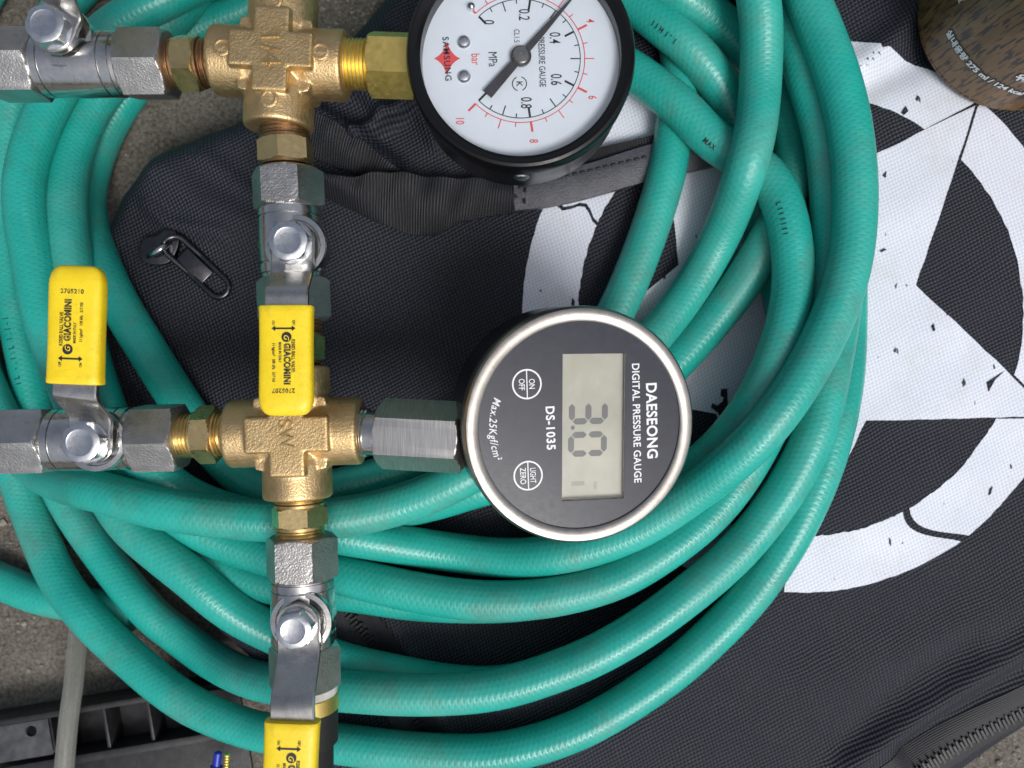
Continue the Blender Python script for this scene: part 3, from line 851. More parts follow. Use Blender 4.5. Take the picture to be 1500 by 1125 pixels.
CROSS_CACHE = {}
def cross_body():
    if 'c' in CROSS_CACHE: return CROSS_CACHE['c']
    parts = []
    for a in range(4):
        M = rz(90 * a)
        parts.append(lathe([(-1 - 0.1 * a, 8.9), (7.6, 9.2), (8.4, 9.5), (17.6, 9.55), (18.1, 9.3), (18.4, 8.9)], 40, M))
        parts.append(bevbox((5.7 + 0.01 * a, 0, 0), 11.2, 9.6 + 0.03 * a, 20.8 + 0.01 * a, 0.5, M))
        # sloping webs in the corners
        M2 = rz(90 * a + 45)
        parts.append(prism([(4, -8.4), (13.0, -1.2), (13.6, 0), (13.0, 1.2), (4, 8.4)], -6.4, 6.4, M2))
    V, F = union(parts)
    V, F = tomesh(V, F, [('REMESH', dict(mode='VOXEL', voxel_size=0.30)), ('SMOOTH', dict(factor=0.5, iterations=5))])
    CROSS_CACHE['c'] = (V, F); return V, F

def brass_cross(c_px, ang, label, text, tang, tsize, dots):
    M = tr(*PZ(*c_px)) @ rz(ang)
    V, F = cross_body()
    o = put('brass_cross', [M @ v for v in V], F, BRASS, man, angle=60, label=label)
    g_ = textgeo(text, tsize, extrude=0.5, bold=0.0, xs=1.0, space=1.05)
    v, f = xf(g_, M @ tr(0.3, 0, 10.45) @ rz(tang)); put('embossed_lettering', v, f, BRASS_MACHINED, o)
    for x, y in dots:
        vv, ff = [], []
        vv, ff = lathe([(-0.5, 2.6), (0.15, 2.45), (0.3, 2.1), (0.3, 1.75), (0.02, 1.5), (0.02, 0.2)], 24, M @ frame((x, y, 9.42), (0, 0, 1), (1, 0, 0)))
        put('embossed_ring', vv, ff, BRASS, o)
    return o
brass_cross((412, 93), -2.5, 'cast brass cross embossed 1/4 beside the dial gauge', '1/4', -86, 7.4, [(13.2, 0), (-13.2, 0), (0, 13.2), (0, -13.2)])
brass_cross((434, 633), 1.5, 'cast brass cross embossed SW beside the digital gauge', 'SW', -84, 5.2, [])

def along(a_px, b_px):
    a, b = PZ(*a_px), PZ(*b_px); return frame(a, b - a), (b - a).length

def nipple(a_px, b_px, fr, r, af, roll, mats, tape=True):
    """short double-threaded nipple with a hex in the middle; fr = (hex start, hex end) as fractions"""
    M, L = along(a_px, b_px)
    h0, h1 = fr[0] * L, fr[1] * L
    o = put('hex_nipple', *lathe(hexst(h0, h1, af), 48, M, rad(roll)), mats[0], man)
    st = [(-1.5, r - 0.8)] + threadst(-1.5, h0 - 0.6, r) + [(h0 - 0.5, r + 0.3), (h0 + 0.2, r + 0.3)]
    put('male_thread', *lathe(st, 40, M), mats[1], o)
    st = [(h1 - 0.2, r + 0.3), (h1 + 0.5, r + 0.3)] + threadst(h1 + 0.6, L + 1.5, r) + [(L + 1.5, r - 0.8)]
    put('male_thread', *lathe(st, 40, M), mats[1], o)
    return o
nipple((417, 188), (420, 252), (0.28, 0.84), 6.7, 13.6, 0, (BRASS_MACHINED, COPPER))
nipple((436, 470), (435, 548), (0.25, 0.75), 6.7, 13.4, 30, (BRASS_MACHINED, COPPER))
nipple((438, 724), (440, 784), (0.26, 0.78), 6.7, 13.6, 30, (BRASS_MACHINED, BRASS_MACHINED))
nipple((268, 638), (344, 635), (0.28, 0.68), 6.4, 14.2, 27, (BRASS_MACHINED, BRASS_MACHINED))
nipple((250, 94), (314, 92), (0.18, 0.70), 6.6, 14.0, 30, (BRASS_MACHINED, COPPER))

def sleeve(p0, p1, wd, th, mat, name, parent, up=(0, 0, 1), flare=0.4):
    """moulded vinyl grip from p0 (open end) to p1 (rounded closed end)"""
    M = frame(p0, p1 - p0, up); L = (p1 - p0).length
    V, F = [], []; n = 40
    st = [(-0.0, 0.90, 0.72), (0.15, 0.985, 0.92), (0.6, 1.0, 1.0), (2.0, 0.985, 0.99), (L * 0.35, 0.97, 0.98), (L * 0.7, 0.985, 0.98)]
    for a in np.linspace(0, 1, 10):
        x = L * 0.82 + (L * 0.18) * math.sin(a * math.pi / 2)
        c = math.cos(a * math.pi / 2)
        st.append((x, 0.985 * (0.18 + 0.82 * c ** 0.42), max(0.10, 0.98 * c ** 0.62)))
    for x, a, b in st:
        for i in range(n):
            t = 2 * math.pi * i / n; e = 0.42
            cx = math.copysign(abs(math.cos(t)) ** e, math.cos(t)) * wd / 2 * a
            cz = math.copysign(abs(math.sin(t)) ** 0.55, math.sin(t)) * th / 2 * b
            V.append(M @ Vector((x, cx, cz)))
    for k in range(len(st) - 1):
        for i in range(n):
            j = (i + 1) % n; F.append((k * n + i, k * n + j, (k + 1) * n + j, (k + 1) * n + i))
    F.append(tuple(range(n))[::-1]); b = (len(st) - 1) * n; F.append(tuple(range(b, b + n)))
    return put(name, V, F, mat, parent, angle=40), M, L

def ball_valve(a_px, b_px, nl, roll, bolt_px, grip, label, code=None, ends=None, zl=58.0, bolt_r=4.9):
    M, L = along(a_px, b_px)
    n1, n2 = nl
    mid0, mid1 = n1, L - n2
    st = [(mid0 - 0.5, 8.3), (mid0 + 0.4, 8.3), (mid0 + 0.5, 8.7), (mid0 + 2.2, 8.7), (mid0 + 2.3, 8.3), (mid0 + 2.7, 8.3), (mid0 + 2.8, 8.75),
          ((mid0 + mid1) / 2, 8.9), (mid1 - 4.2, 8.75), (mid1 - 4.1, 8.35), (mid1 - 3.6, 8.35), (mid1 - 3.5, 8.85), (mid1 - 1.2, 8.85), (mid1 - 1.0, 8.4), (mid1 + 0.5, 8.3)]
    o = put('ball_valve', *lathe(st, 56, M), CHROME, man, label=label)
    AF = 17.4
    put('hex_end', *lathe(hexst(0, n1, AF), 72, M, rad(roll[0])), NICKEL, o)
    put('hex_end', *lathe(hexst(L - n2, L, AF), 72, M, rad(roll[1])), NICKEL, o)
    # bonnet under the lever
    bw = P(*bolt_px, zl + 3); up = (1, 0, 0)
    B = frame((bw.x, bw.y, 0), (0, 0, 1), (1, 0, 0))
    put('bonnet', *lathe([(46, 7.6), (52.5, 7.6), (53.0, 8.4), (54.6, 8.5), (55.2, 8.2), (55.3, 6.9), (54.9, 6.6), (54.9, 2)], 56, B), CHROME, o)
    put('stem', *lathe([(54, 4.6), (zl - 1.2, 4.6)], 32, B), CHROME, o)
    # lever: flat plate, round head, S-bend up to the grip
    (g0, g1, zg) = grip
    p0 = P(*g0, zg); p1 = P(*g1, zg + 0.6)
    d = (p0 - Vector((bw.x, bw.y, p0.z))); run = d.length
    Lm = frame((bw.x, bw.y, 0), (d.x, d.y, 0))
    wdt = 11.2
    ss = list(np.linspace(-6.2, 0, 8)) + list(np.linspace(1.0, run + 6, 26))
    pts = []
    for s in ss:
        hw = math.sqrt(max(0.05, 6.2 ** 2 - s ** 2)) if s < -2.3 else wdt / 2 + 0.15 * (0 if s > 2 else 1)
        hw = min(hw, wdt / 2 + 0.15)
        t = min(1, max(0, (s - 5.2) / max(3.0, run - 7.5))); t = t * t * (3 - 2 * t)
        pts.append((s, hw, zl + (zg - zl) * t))
    V, F = [], []
    th = 1.7
    for s, hw, z in pts:
        for yy, zz in ((-hw, -th / 2), (-hw, th / 2 - 0.35), (-hw + 0.35, th / 2), (hw - 0.35, th / 2), (hw, th / 2 - 0.35), (hw, -th / 2)):
            V.append(Lm @ Vector((s, yy, z + zz)))
    for i in range(len(pts) - 1):
        for k in range(6):
            j = (k + 1) % 6; F.append((i * 6 + k, (i + 1) * 6 + k, (i + 1) * 6 + j, i * 6 + j))
    F.append((0, 1, 2, 3, 4, 5)); b = (len(pts) - 1) * 6; F.append((b + 5, b + 4, b + 3, b + 2, b + 1, b))
    put('lever', V, F, STEEL_LEVER, o, angle=38)
    # bolt
    R = bolt_r
    st = [(zl + 0.8, R * 1.12), (zl + 1.3, R * 1.12), (zl + 1.35, 9)] + [(zl + 1.4, R * 1.15, R * 2), (zl + 4.0, R * 1.15, R * 2), (zl + 4.5, R * 1.04, R * 2), (zl + 4.8, R * 0.9), (zl + 4.9, R * 0.72), (zl + 4.78, R * 0.66), (zl + 4.78, 0.3)]
    st.pop(2)
    put('bolt', *lathe(st, 48, B, rad(11)), ZINC, o, angle=28)
    gs, GM, GL = sleeve(p0, p1, 14.0, 5.6, YELLOW, 'grip_sleeve', o)
    if code:
        # print reads away from the lever: local x along the grip, y across
        TOP = GM @ tr(0, 0, 2.86)
        def t(s, x, y, size, ang=0, bold=0.0, xs=0.8, space=1.0, name='grip_lettering'):
            gq = textgeo(s, size, bold=bold, xs=xs, space=space)
            put(name, *xf(gq, TOP @ tr(x * GL, y) @ rz(ang)), GRIP_INK, o, smooth=False)
        t('R250D BALL VALVE', 0.46, 2.5, 1.25, bold=0.04)
        t('GIACOMINI', 0.535, 0.95, 2.3, bold=0.13, xs=0.80, space=1.12)
        t('MADE IN ITALY', 0.43, -0.9, 0.95, bold=0.03)
        t('11 kg/cm\u00b2   100 kPa   217 PSI', 0.52, -2.6, 1.05, bold=0.03)
        t(code, 0.775, 0.0, 1.55, -90, bold=0.05, xs=0.95, space=1.15)
        dm = ringgeo(0.02, 1.3, n=28, M=TOP @ tr(0.292 * GL, 0.75)); put('grip_emblem', *dm, INK_BLACK, o, smooth=False)
        em = textgeo('G', 1.9, bold=0.02, shear=0.3); put('grip_emblem', *xf(em, TOP @ tr(0.292 * GL, 0.75, 0.03)), YELLOW, o, smooth=False)
        ar = [bar(0.215 * GL, -2.4, 0.215 * GL, 2.4, 0.45, TOP)]
        for sg in (-1, 1):
            ar.append(([TOP @ Vector((0.215 * GL, sg * 3.1, 0)), TOP @ Vector((0.215 * GL - 0.7, sg * 2.1, 0)), TOP @ Vector((0.215 * GL + 0.7, sg * 2.1, 0))], [(0, 1, 2)]))
        put('grip_arrow', *merge(*ar), INK_BLACK, o, smooth=False)
        t('OFF', 0.165, 2.6, 0.95, bold=0.03); t('ON', 0.165, -2.6, 0.95, bold=0.02)
    return o

ball_valve((8, 646), (268, 640), (14.0, 13.0), (0, 6), (122, 648), ((111, 563), (116, 389), 66.5),
           'ball valve at left with yellow grip printed 2705210', '2705210')
ball_valve((421, 250), (432, 470), (11.0, 12.0), (30, 22), (424, 354), ((420, 448), (420, 609), 63.5),
           'upper middle ball valve with yellow grip printed 2705207', '2705207', zl=57.5)
ball_valve((442, 784), (447, 1006), (12.0, 12.0), (30, 30), (432, 922), ((429, 1054), (422, 1222), 66.5),
           'ball valve at the bottom with its yellow grip cut by the frame', '2705207', bolt_r=4.5)
ball_valve((-8, 96), (252, 94), (14.0, 13.0), (0, 12), (70, 38), ((82, -45), (90, -205), 66.5),
           'ball valve in the top left corner, grip outside the frame', None)

# coupling at the left edge and below the bottom valve
M, L = along((-40, 647), (8, 646)); put('pipe_end', *lathe([(0, 7.6), (L - 1.6, 7.6), (L - 1.5, 6.9), (L - 0.6, 6.9), (L - 0.5, 7.4), (L + 1, 7.4)], 40, M), CHROME, man)
M, L = along((-60, 96), (-8, 96)); put('pipe_end', *lathe([(0, 7.4), (L + 1, 7.4)], 40, M), CHROME, man)
M, L = along((447, 1004), (448, 1180))
put('seal_ring', *lathe([(-0.5, 8.0), (0.0, 8.9), (2.0, 8.9), (2.4, 8.0)], 40, M), PTFE, man)
put('brass_collar', *lathe([(2.0, 8.6), (2.3, 9.2), (6.2, 9.3), (6.6, 8.8)], 40, M), BRASS_YELLOW, man)
put('rubber_sleeve', *lathe([(6.2, 8.6), (6.5, 9.0), (15.5, 9.0), (16.2, 8.4), (16.2, 7.7), (L, 7.7)], 40, M), RUBBER, man)
M, L = along((-20, 44), (42, 44))
# ------------------------------------------------------------------ dial pressure gauge
GZ = 64.0
gc = P(763, 77, GZ)
GB = tr(gc.x, gc.y, 0)
GF = frame((gc.x, gc.y, 0), (0, 0, 1), (1, 0, 0))
pg = put('dial_gauge', *lathe([(40, 0.05), (40, 25), (40.8, 27.6), (43.0, 29.1), (58.5, 29.3), (59.2, 29.6), (59.2, 27.0), (56.0, 26.6)], 96, GF, cap=False), BLACK_PAINT, man, label='round dial pressure gauge with black rim and white face')
put('bezel', *lathe([(57.4, 28.9), (57.6, 29.75), (62.6, 29.85), (63.6, 29.4), (64.0, 28.7), (63.6, 27.6), (62.3, 26.25), (57.0, 26.1)], 128, GF, cap=False), BLACK_PAINT, pg)
DZ = 58.2
put('dial_plate', *lathe([(DZ - 1, 26.2), (DZ, 26.2)], 96, GF), DIAL, pg)
put('window_glass', *lathe([(61.4, 26.3), (62.1, 26.3)], 96, GF), GLASS, pg)
SD = F_PX / (CAM_H - DZ)
hc = P(763, 86, DZ)
D = tr(hc.x, hc.y, DZ + 0.06)
def dl(x, y): return ((x - 763) / SD, -(y - 86) / SD)
tk_b, tk_r = [], []
r_b, r_r = 87 / SD, 93.5 / SD
tk_b.append(ringgeo(r_b - 0.12, r_b + 0.12, -135, 135, 160, D)); tk_r.append(ringgeo(r_r - 0.12, r_r + 0.12, -135, 135, 160, D))
for i in range(21):
    a = rad(135 - 270 * i / 20)
    ln, wd = ((15, 0.58) if i % 4 == 0 else (14.5, 0.3) if i % 2 == 0 else (6.5, 0.28))
    ro = 15 if i % 4 == 0 else 14 if i % 2 == 0 else 6.7
    c_, s_ = math.cos(a), math.sin(a)
    tk_b.append(bar(r_b * c_, r_b * s_, (r_b - ln / SD) * c_, (r_b - ln / SD) * s_, wd, D))
    tk_r.append(bar(r_r * c_, r_r * s_, (r_r + ro / SD) * c_, (r_r + ro / SD) * s_, wd if i % 4 == 0 else 0.26, D))
def up_z(g_, dz): return [v + Vector((0, 0, dz)) for v in g_[0]], g_[1]
put('black_scale', *merge(*[up_z(g_, 0.004 * i) for i, g_ in enumerate(tk_b)]), INK_BLACK, pg, smooth=False)
put('red_scale', *merge(*[up_z(g_, 0.004 * i) for i, g_ in enumerate(tk_r)]), INK_RED, pg, smooth=False)
def dtext(s, x, y, size, mat, ang=-90, xs=0.62, bold=0.0, name='dial_lettering', space=1.0, shear=0.0, dz=0.12):
    g_ = textgeo(s, size, bold=bold, xs=xs, space=space, shear=shear)
    put(name, *xf(g_, D @ tr(*dl(x, y), dz) @ rz(ang)), mat, pg, smooth=False)
for s, x, y in (('0', 716, 33), ('0.2', 768, 22), ('0.4', 813, 56), ('0.6', 815, 117), ('0.8', 771, 151)):
    dtext(s, x, y, 4.1, INK_BLACK, -90, 0.62, 0.02, 'numeral')
for s, x, y in (('0', 690, -8), ('2', 790, -25), ('4', 865, 31), ('6', 868, 143), ('8', 782, 207), ('10', 674, 177)):
    dtext(s, x, y, 3.2, INK_RED, -90, 0.66, 0.02, 'numeral')
dtext('PRESSURE GAUGE', 794, 91, 2.4, INK_BLACK, -88, 0.70, 0.01)
dtext('CL1.5', 757, 53, 2.1, INK_BLACK, -90, 0.72)
dtext('MPa', 722, 87, 3.3, INK_BLACK, -88, 0.72)
dtext('bar', 697, 87, 3.3, INK_RED, -88, 0.72)
# maker's mark: name over a four-pointed star
cx, cy = dl(655, 86); pts = []
for k in range(4):
    for t in np.linspace(0, 1, 8)[:-1]:
        a0 = k * 90; p_ = np.array([math.cos(rad(a0)), math.sin(rad(a0))]); q_ = np.array([math.cos(rad(a0 + 90)), math.sin(rad(a0 + 90))])
        m_ = (p_ + q_) * 0.24
        b_ = (1 - t) ** 2 * p_ + 2 * t * (1 - t) * m_ + t * t * q_
        pts.append((cx + b_[0] * 3.5, cy + b_[1] * 4.6))
put('maker_star', [D @ Vector((x, y, 0.08)) for x, y in pts], [tuple(range(len(pts)))], INK_RED, pg, smooth=False)
dtext('SAMSUNG', 655, 87, 2.4, INK_BLACK, -86, 0.95, 0.02, 'maker_name', 1.2, dz=0.25)
# certification mark: K in an open ring
M = D @ tr(*dl(761, 123), 0.1) @ rz(-90)
put('approval_mark', *merge(ringgeo(1.75, 2.0, 25, 165, 30, M), ringgeo(1.75, 2.0, 205, 345, 30, M)), INK_BLACK, pg, smooth=False)
g_ = textgeo('K', 2.3, bold=0.02); put('approval_mark', *xf(g_, M), INK_BLACK, pg, smooth=False)
# needle
NA = 48.5
M = tr(hc.x, hc.y, DZ + 1.4) @ rz(NA)
v, f = prism([(-13.4, -1.45), (-13.4, 1.45), (-2, 1.1), (2, 0.95), (9, 0.78), (22.5, 0.12), (22.5, -0.12), (9, -0.78), (2, -0.95), (-2, -1.1)][::-1], 0, 0.35, M)
put('needle', v, f, NEEDLE, pg, smooth=False)
HB = frame((hc.x, hc.y, 0), (0, 0, 1), (1, 0, 0))
put('needle_hub', *lathe([(DZ, 1.0), (DZ + 1.25, 1.0), (DZ + 1.3, 2.75), (DZ + 1.9, 2.75), (DZ + 2.1, 2.5)], 40, HB), NEEDLE, pg)
put('hub_cap', *lathe([(DZ + 2.0, 2.25), (DZ + 2.5, 2.25), (DZ + 2.72, 1.95), (DZ + 2.76, 0.45), (DZ + 2.5, 0.4), (DZ + 2.5, 0.1)], 40, HB), STAINLESS, pg)
for x, y in ((679.5, 62), (680, 112.5)):
    x_, y_ = dl(x, y); q = D @ Vector((x_, y_, 0))
    sc = put('dial_screw', *lathe([(DZ, 1.8), (DZ + 0.5, 1.75), (DZ + 1.0, 1.35), (DZ + 1.2, 0.7), (DZ + 1.22, 0.1)], 28, frame((q.x, q.y, 0), (0, 0, 1), (1, 0, 0))), ZINC, pg)
x_, y_ = dl(691, 13); q = D @ Vector((x_, y_, 0))
put('stop_pin', *lathe([(DZ, 0.95), (DZ + 1.8, 0.9), (DZ + 2.2, 0.5), (DZ + 2.3, 0.1)], 20, frame((q.x, q.y, 0), (0, 0, 1), (1, 0, 0))), ZINC, pg)
# case screw at the rim, below
sp_ = Vector((gc.x + 0.3, gc.y - 28.7, 53.0))
put('case_screw', *lathe([(-1, 2.2), (0.6, 2.2), (1.1, 1.6), (1.2, 0.2)], 24, frame(sp_, (0, -1, 0.15))), ZINC, pg)
# brass stem to the cross
M, L = along((509, 94), (606, 97))
put('male_thread', *lathe([(-1.5, 6.0)] + threadst(-1.5, 6.8, 6.9), 40, M), BRASS_YELLOW, pg)
put('stem_hex', *lathe(hexst(6.2, L + 1.0, 16.2), 60, M, rad(31)), BRASS_YELLOW, pg)
put('stem_neck', *lathe([(L + 0.5, 5.5), (L + 8, 5.5)], 32, M), BRASS_YELLOW, pg)

# ------------------------------------------------------------------ digital pressure gauge
TILT = 12.0
qz = 62.0
qc = P(853, 624, qz)
Q = tr(*qc) @ Matrix.Rotation(rad(5.0), 4, 'X') @ Matrix.Rotation(rad(TILT), 4, 'Y') @ Matrix.Scale(1.045, 4)
QL = Q @ frame((0, 0, 0), (0, 0, 1), (1, 0, 0))
SQ = F_PX / (CAM_H - qz)
dg_ = put('digital_gauge', *lathe([(-25, 2), (-25, 28.6), (-24, 29.8), (-5.4, 29.9), (-5.2, 29.0), (-4.0, 28.9)], 112, QL), BLACK_PAINT, man, label='round digital pressure gauge with steel rim reading 3.0')
put('steel_rim', *lathe([(-5.5, 28.8), (-5.3, 29.7), (-1.6, 30.0), (-0.6, 29.85), (0.05, 29.3), (0.25, 28.5), (0.1, 26.7), (-0.25, 26.2), (-1.2, 26.1), (-1.4, 25.0)], 128, QL, cap=False), STAINLESS, dg_)
LXC, LYC = 866, 622.5
lx0, lx1, ly0, ly1 = [(820 - 848) / SQ, (912 - 848) / SQ, -(727 - 620) / SQ, -(519 - 620) / SQ]
# face plate with a rectangular opening over the display
FT = -0.65
n = 96; Vf = []; Ff = []
circ = [(26.25 * math.cos(2 * math.pi * i / n), 26.25 * math.sin(2 * math.pi * i / n)) for i in range(n)]
rc = [(lx0, ly0), (lx1, ly0), (lx1, ly1), (lx0, ly1)]
r = delaunay_2d_cdt([Vector(p) for p in circ + rc], [(i, (i + 1) % n) for i in range(n)] + [(n + i, n + (i + 1) % 4) for i in range(4)], [], 1, 1e-6)
ff = [t for t in r[2] if not (lambda c: lx0 < c[0] < lx1 and ly0 < c[1] < ly1)(np.mean([tuple(r[0][i]) for i in t], axis=0))]
Vf = [Q @ Vector((p[0], p[1], FT)) for p in r[0]]
b = len(Vf); Vf += [Q @ Vector((x, y, FT)) for x, y in rc] + [Q @ Vector((x, y, FT - 1.75)) for x, y in rc]
ff = list(ff) + [(b + (i + 1) % 4, b + i, b + 4 + i, b + 4 + (i + 1) % 4) for i in range(4)]
put('face_plate', Vf, ff, FACE, dg_, smooth=False)
lm = Q @ tr((lx0 + lx1) / 2, (ly0 + ly1) / 2, FT - 1.75)
lcd = put('display', *box((0, 0, -0.2), lx1 - lx0 + 0.4, ly1 - ly0 + 0.4, 0.4, lm), LCD, dg_, smooth=False)
put('display_window', *box((0, 0, 1.4), lx1 - lx0 - 0.05, ly1 - ly0 - 0.05, 0.25, lm), GLASS, dg_, smooth=False)
def ql(x, y): return ((x - 848) / SQ, -(y - 620) / SQ)
def seg7(mask, cx_, cy_, hgt, wd_, t_, M):
    """seven-segment digit; local x is the reading direction"""
    out = []; h2, w2 = hgt / 2, wd_ / 2; gp = t_ * 0.12
    S = {'a': (0, h2, 0), 'g': (0, 0, 0), 'd': (0, -h2, 0), 'b': (w2, h2 / 2, 90), 'c': (w2, -h2 / 2, 90), 'f': (-w2, h2 / 2, 90), 'e': (-w2, -h2 / 2, 90)}
    for k in mask:
        x, y, a = S[k]; l = (wd_ if a == 0 else h2) / 2 - gp
        pts_ = [(-l, 0), (-l + t_ / 2, t_ / 2), (l - t_ / 2, t_ / 2), (l, 0), (l - t_ / 2, -t_ / 2), (-l + t_ / 2, -t_ / 2)]
        Mm = M @ tr(cx_ + x, cy_ + y) @ rz(a)
        out.append(([Mm @ Vector((px_, py_, 0)) for px_, py_ in pts_][::-1], [tuple(range(6))]))
    return merge(*out)
LR = lm @ tr(0, 0, 0.04) @ rz(-90)      # reading direction runs down the picture
def lq(x, y):
    u, v = ql(x, y); u -= (lx0 + lx1) / 2; v -= (ly0 + ly1) / 2
    return (-v, u)                      # along reading direction, up
a_, b_ = lq(861, 602); put('display_digit', *seg7('abcdg', a_, b_, 8.7, 4.7, 1.6, LR), LCD_INK, lcd, smooth=False)
a_, b_ = lq(860, 648); put('display_digit', *seg7('abcdef', a_, b_, 8.7, 4.8, 1.6, LR), LCD_INK, lcd, smooth=False)
a_, b_ = lq(838, 624); put('decimal_point', *ringgeo(0.02, 0.55, n=16, M=LR @ tr(a_, b_)), LCD_INK, lcd, smooth=False)
a_, b_ = lq(847, 708); put('display_mark', *bar(a_ - .6, b_ - 1.9, a_ - .6, b_ + 1.6, 1.2, LR), LCD_GHOST, lcd, smooth=False)
a_, b_ = lq(873, 709); gq = textgeo('bar', 1.7, bold=0.03); put('display_mark', *xf(gq, LR @ tr(a_, b_)), LCD_GHOST, lcd, smooth=False)
FTX = Q @ tr(0, 0, FT + 0.06)
def qtext(s, x, y, size, ang=-88, xs=0.9, bold=0.0, space=1.0, shear=0.0, name='face_lettering'):
    gq = textgeo(s, size, bold=bold, xs=xs, space=space, shear=shear)
    put(name, *xf(gq, FTX @ tr(*ql(x, y)) @ rz(ang)), INK_WHITE, dg_, smooth=False)
qtext('DAESEONG', 953, 616, 3.95, -88, 0.92, 0.11, 1.06)
qtext('DIGITAL PRESSURE GAUGE', 930, 619, 2.75, -88, 0.90, 0.05, 1.04)
qtext('DS-1035', 803, 622, 3.1, -88, 0.92, 0.09, 1.12)
for x, y, s1, s2 in ((769, 560, 'ON', 'OFF'), (771, 688, 'LIGHT', 'ZERO')):
    M = FTX @ tr(*ql(x, y)) @ rz(-88)
    put('button_ring', *merge(ringgeo(3.35, 3.75, n=48, M=M), up_z(bar(-3.4, 0, 3.4, 0, 0.28, M), 0.005)), INK_WHITE, dg_, smooth=False)
    for s, yy in ((s1, 1.25), (s2, -1.3)):
        gq = textgeo(s, 2.1, bold=0.02, xs=0.78 if len(s) < 5 else 0.66); put('button_lettering', *xf(gq, M @ tr(0, yy, 0.02)), INK_WHITE, dg_, smooth=False)
gq = textgeo('Max.25Kgf/cm\u00b2', 2.7, bold=0.02, shear=0.25, xs=0.85, space=1.12)
V = []
for v in gq[0]:                        # set on an arc round the face
    a0 = rad(180.4) + v.x / 22.7; rr = 22.9 - v.y
    V.append(FTX @ Vector((rr * math.cos(a0), rr * math.sin(a0), 0)))
put('face_lettering', V, gq[1], INK_WHITE, dg_, smooth=False)
# steel stem: thread into the cross, neck and long hex
a = PZ(523, 633); b = P(675, 641, 51.5)
M = frame(a, b - a); L = (b - a).length
put('male_thread', *lathe([(-1.5, 5.8)] + threadst(-1.5, 3.4, 6.9, 0.95), 40, M), CHROME, dg_)
put('stem_neck', *lathe([(3.2, 6.3), (7.5, 6.3)], 40, M), CHROME, dg_)
put('stem_hex', *lathe(hexst(7.0, L + 1.0, 17.2), 72, M, rad(31)), BRUSHED, dg_)
print('gauge stem z', a.z, b.z)

# ------------------------------------------------------------------ gas can standing on the bag
cc = P(1476, 28, 0.0)
cz0 = 2.0
can = empty('gas_can', (cc.x, cc.y, cz0), 'brown wood-grain printed gas can standing on the bag, top right corner', 'can')
CR = 33.0
st = [(0.0, 29.5), (0.0, 31.2), (0.6, 32.0), (1.8, 32.3), (2.6, 32.1), (3.2, 32.6), (4.2, CR), (150, CR), (151, CR - 0.4), (152, CR + 0.5), (153.5, CR + 0.6), (154.2, CR - 0.6), (158, CR - 6), (163, CR - 16), (165, 12), (170, 11.5), (171, 6), (183, 5.5), (184, 2)]
n = 96; V = []; U = []; F = []
for z, r in st:
    for i in range(n + 1):
        t = 2 * math.pi * i / n; V.append((cc.x + r * math.cos(t), cc.y + r * math.sin(t), cz0 + z)); U.append((t * CR, z))
m = n + 1
for k in range(len(st) - 1):
    for i in range(n): F.append((k * m + i, k * m + i + 1, (k + 1) * m + i + 1, (k + 1) * m + i))
F.append(tuple(range(n))[::-1])
put('can_body', V, F, CAN, can, uv=U)
def can_text(s, ang, z, size, bold=0.0, xs=0.9, shadow=0.0):
    gq = textgeo(s, size, bold=bold, xs=xs)
    for mat, nm, ex, lift in (((INK_BLACK, 'can_lettering_outline', 0.45, 0.06), (INK_WHITE, 'can_lettering', 0, 0.14))):
        gg = textgeo(s, size, bold=bold + ex, xs=xs) if ex else gq
        V = []
        for v in gg[0]:
            a = rad(ang) + v.x / CR
            V.append((cc.x + (CR + lift) * math.cos(a), cc.y + (CR + lift) * math.sin(a), cz0 + z + v.y))
        put(nm, V, gg[1], mat, can, smooth=False)
can_text('\uc2e4\ub0b4\uc6a9\ub7c9 275 ml / 124 kcal', 230, 17.0, 3.3, 0.10)
can_text('\uc704\ud5d8', 251, 25.0, 4.6, 0.16)
can_text('\ubd80\ud0c4', 188, 27.5, 4.6, 0.16)

# ------------------------------------------------------------------ tool tray, clear tube and blue piece, lower left
ta = P(-40, 1066, -13); tb = P(330, 1004, -13)
tray = empty('tool_tray', P(120, 1100, -26), 'black plastic tool tray with dividers in the lower left corner', 'tray')
M = frame((ta.x, ta.y, -26), (tb - ta).normalized())
LT = (tb - ta).length
def tb_(name, c, sx, sy, sz, bv=0.5, mat=BLACK_PLASTIC):
    v, f = bevbox(c, sx, sy, sz, bv, M); return put(name, v, f, mat, tray)
tb_('tray_floor', (LT / 2, -30, 1.0), LT, 60, 1.6)
tb_('tray_wall', (LT / 2, 0, 7), LT, 2.2, 13)
tb_('tray_wall', (LT / 2, -17.5, 6.6), LT, 3.0, 12)
tb_('tray_wall', (LT / 2, -60, 6.6), LT, 2.2, 12)
for x in (30, 46, 62): tb_('tray_divider', (x, -8.7, 6.5), 1.4, 15.2, 10)
hv = catmull([(9, -14), (27, -14), (27, -1.6), (9, -1.6), (9, -14)], 1)
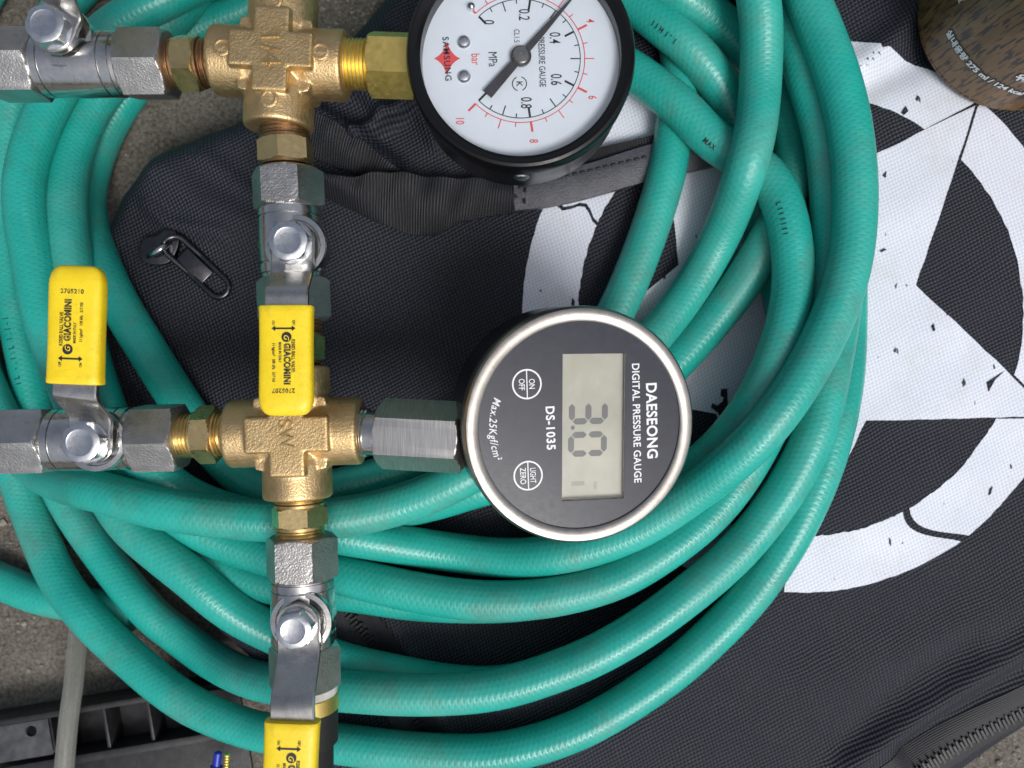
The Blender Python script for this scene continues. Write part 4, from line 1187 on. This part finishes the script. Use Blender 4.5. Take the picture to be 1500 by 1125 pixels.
# corner plate with a round hole
n = 28; circ = [(20.5 + 2.0 * math.cos(2 * math.pi * i / n), -4.6 + 2.0 * math.sin(2 * math.pi * i / n)) for i in range(n)]
rc = [(2, -14), (27, -14), (27, -1.2), (2, -1.2)]
r = delaunay_2d_cdt([Vector(p) for p in circ + rc], [(i, (i + 1) % n) for i in range(n)] + [(n + i, n + (i + 1) % 4) for i in range(4)], [], 1, 1e-6)
ff = [t for t in r[2] if np.hypot(*(np.mean([tuple(r[0][i]) for i in t], axis=0) - np.array([20.5, -4.6]))) > 1.9]
Vp = [M @ Vector((p[0], p[1], 13.2)) for p in r[0]]; nb = len(Vp)
Vp += [M @ Vector((p[0], p[1], 11.6)) for p in r[0]]
ff = list(ff) + [tuple(nb + i for i in t)[::-1] for t in ff] + [((i + 1) % n, i, nb + i, nb + (i + 1) % n) for i in range(n)]
put('corner_plate', Vp, ff, GREY_PLASTIC, tray, smooth=False)

p = resample(catmull([tuple(P(118, 890, -19)), tuple(P(114, 935, -14)), tuple(P(108, 1000, -9)), tuple(P(100, 1060, -7)), tuple(P(92, 1150, -6)), tuple(P(84, 1240, -6))], 10), 2.0)
v, f, u = tube(p, 3.2, 20); ct = put('clear_tube', v, f, CLEAR, None, uv=u)
thing(ct, 'clear plastic tube lying across the black tool tray', 'tube')
v, f, u = tube(p, 2.2, 16); put('tube_bore', v, f, CLEAR, ct, uv=u)

bc = P(315, 1118, 2)
bl = empty('blue_fitting', (bc.x, bc.y, -20), 'small blue plastic fitting with brass tip at the bottom edge', 'fitting')
BM = frame((bc.x, bc.y, 0), (0.12, 1, 0))
put('fitting_body', *lathe([(-22, 2.0), (-2, 2.0), (-1.5, 1.4), (2.6, 1.3), (3.0, 0.8)], 24, BM), BLUE, bl)
BM = frame((bc.x + 3.4, bc.y, 0.5), (0.05, 1, 0))
put('fitting_tip', *lathe([(-22, 1.1), (-3, 1.1)] + threadst(-3, 2.6, 1.2, 0.9, 0.25), 20, BM), BRASS_YELLOW, bl)

# ------------------------------------------------------------------ grit on the concrete
rg = random.Random(3); V = []; F = []
spots = [(-60, 250, -60, 330), (470, 600, -60, 60), (-40, 130, 620, 1000), (1400, 1560, 1060, 1180)]
for i in range(420):
    x0, x1, y0, y1 = spots[i % 4]
    c = P(rg.uniform(x0, x1), rg.uniform(y0, y1), -26); r = rg.uniform(0.25, 0.9) * (2.0 if rg.random() < 0.08 else 1)
    if zbag([(c.x, c.y)])[0] > -29.9: continue
    bm = bmesh.new(); bmesh.ops.create_icosphere(bm, subdivisions=1, radius=r); b = len(V)
    for v in bm.verts: V.append((c.x + v.co.x * rg.uniform(.8, 1.4), c.y + v.co.y * rg.uniform(.8, 1.3), -26 + r * 0.3 + v.co.z * 0.7))
    F += [tuple(b + v.index for v in f.verts) for f in bm.faces]; bm.free()
o = put('gravel_grit', V, F, plain('grit', srgb(128, 122, 112), 0.85, 0, None, var=0.45), None, smooth=False)
o['kind'] = 'stuff'; o['label'] = 'fine grey grit scattered on the bare concrete'; o['category'] = 'grit'
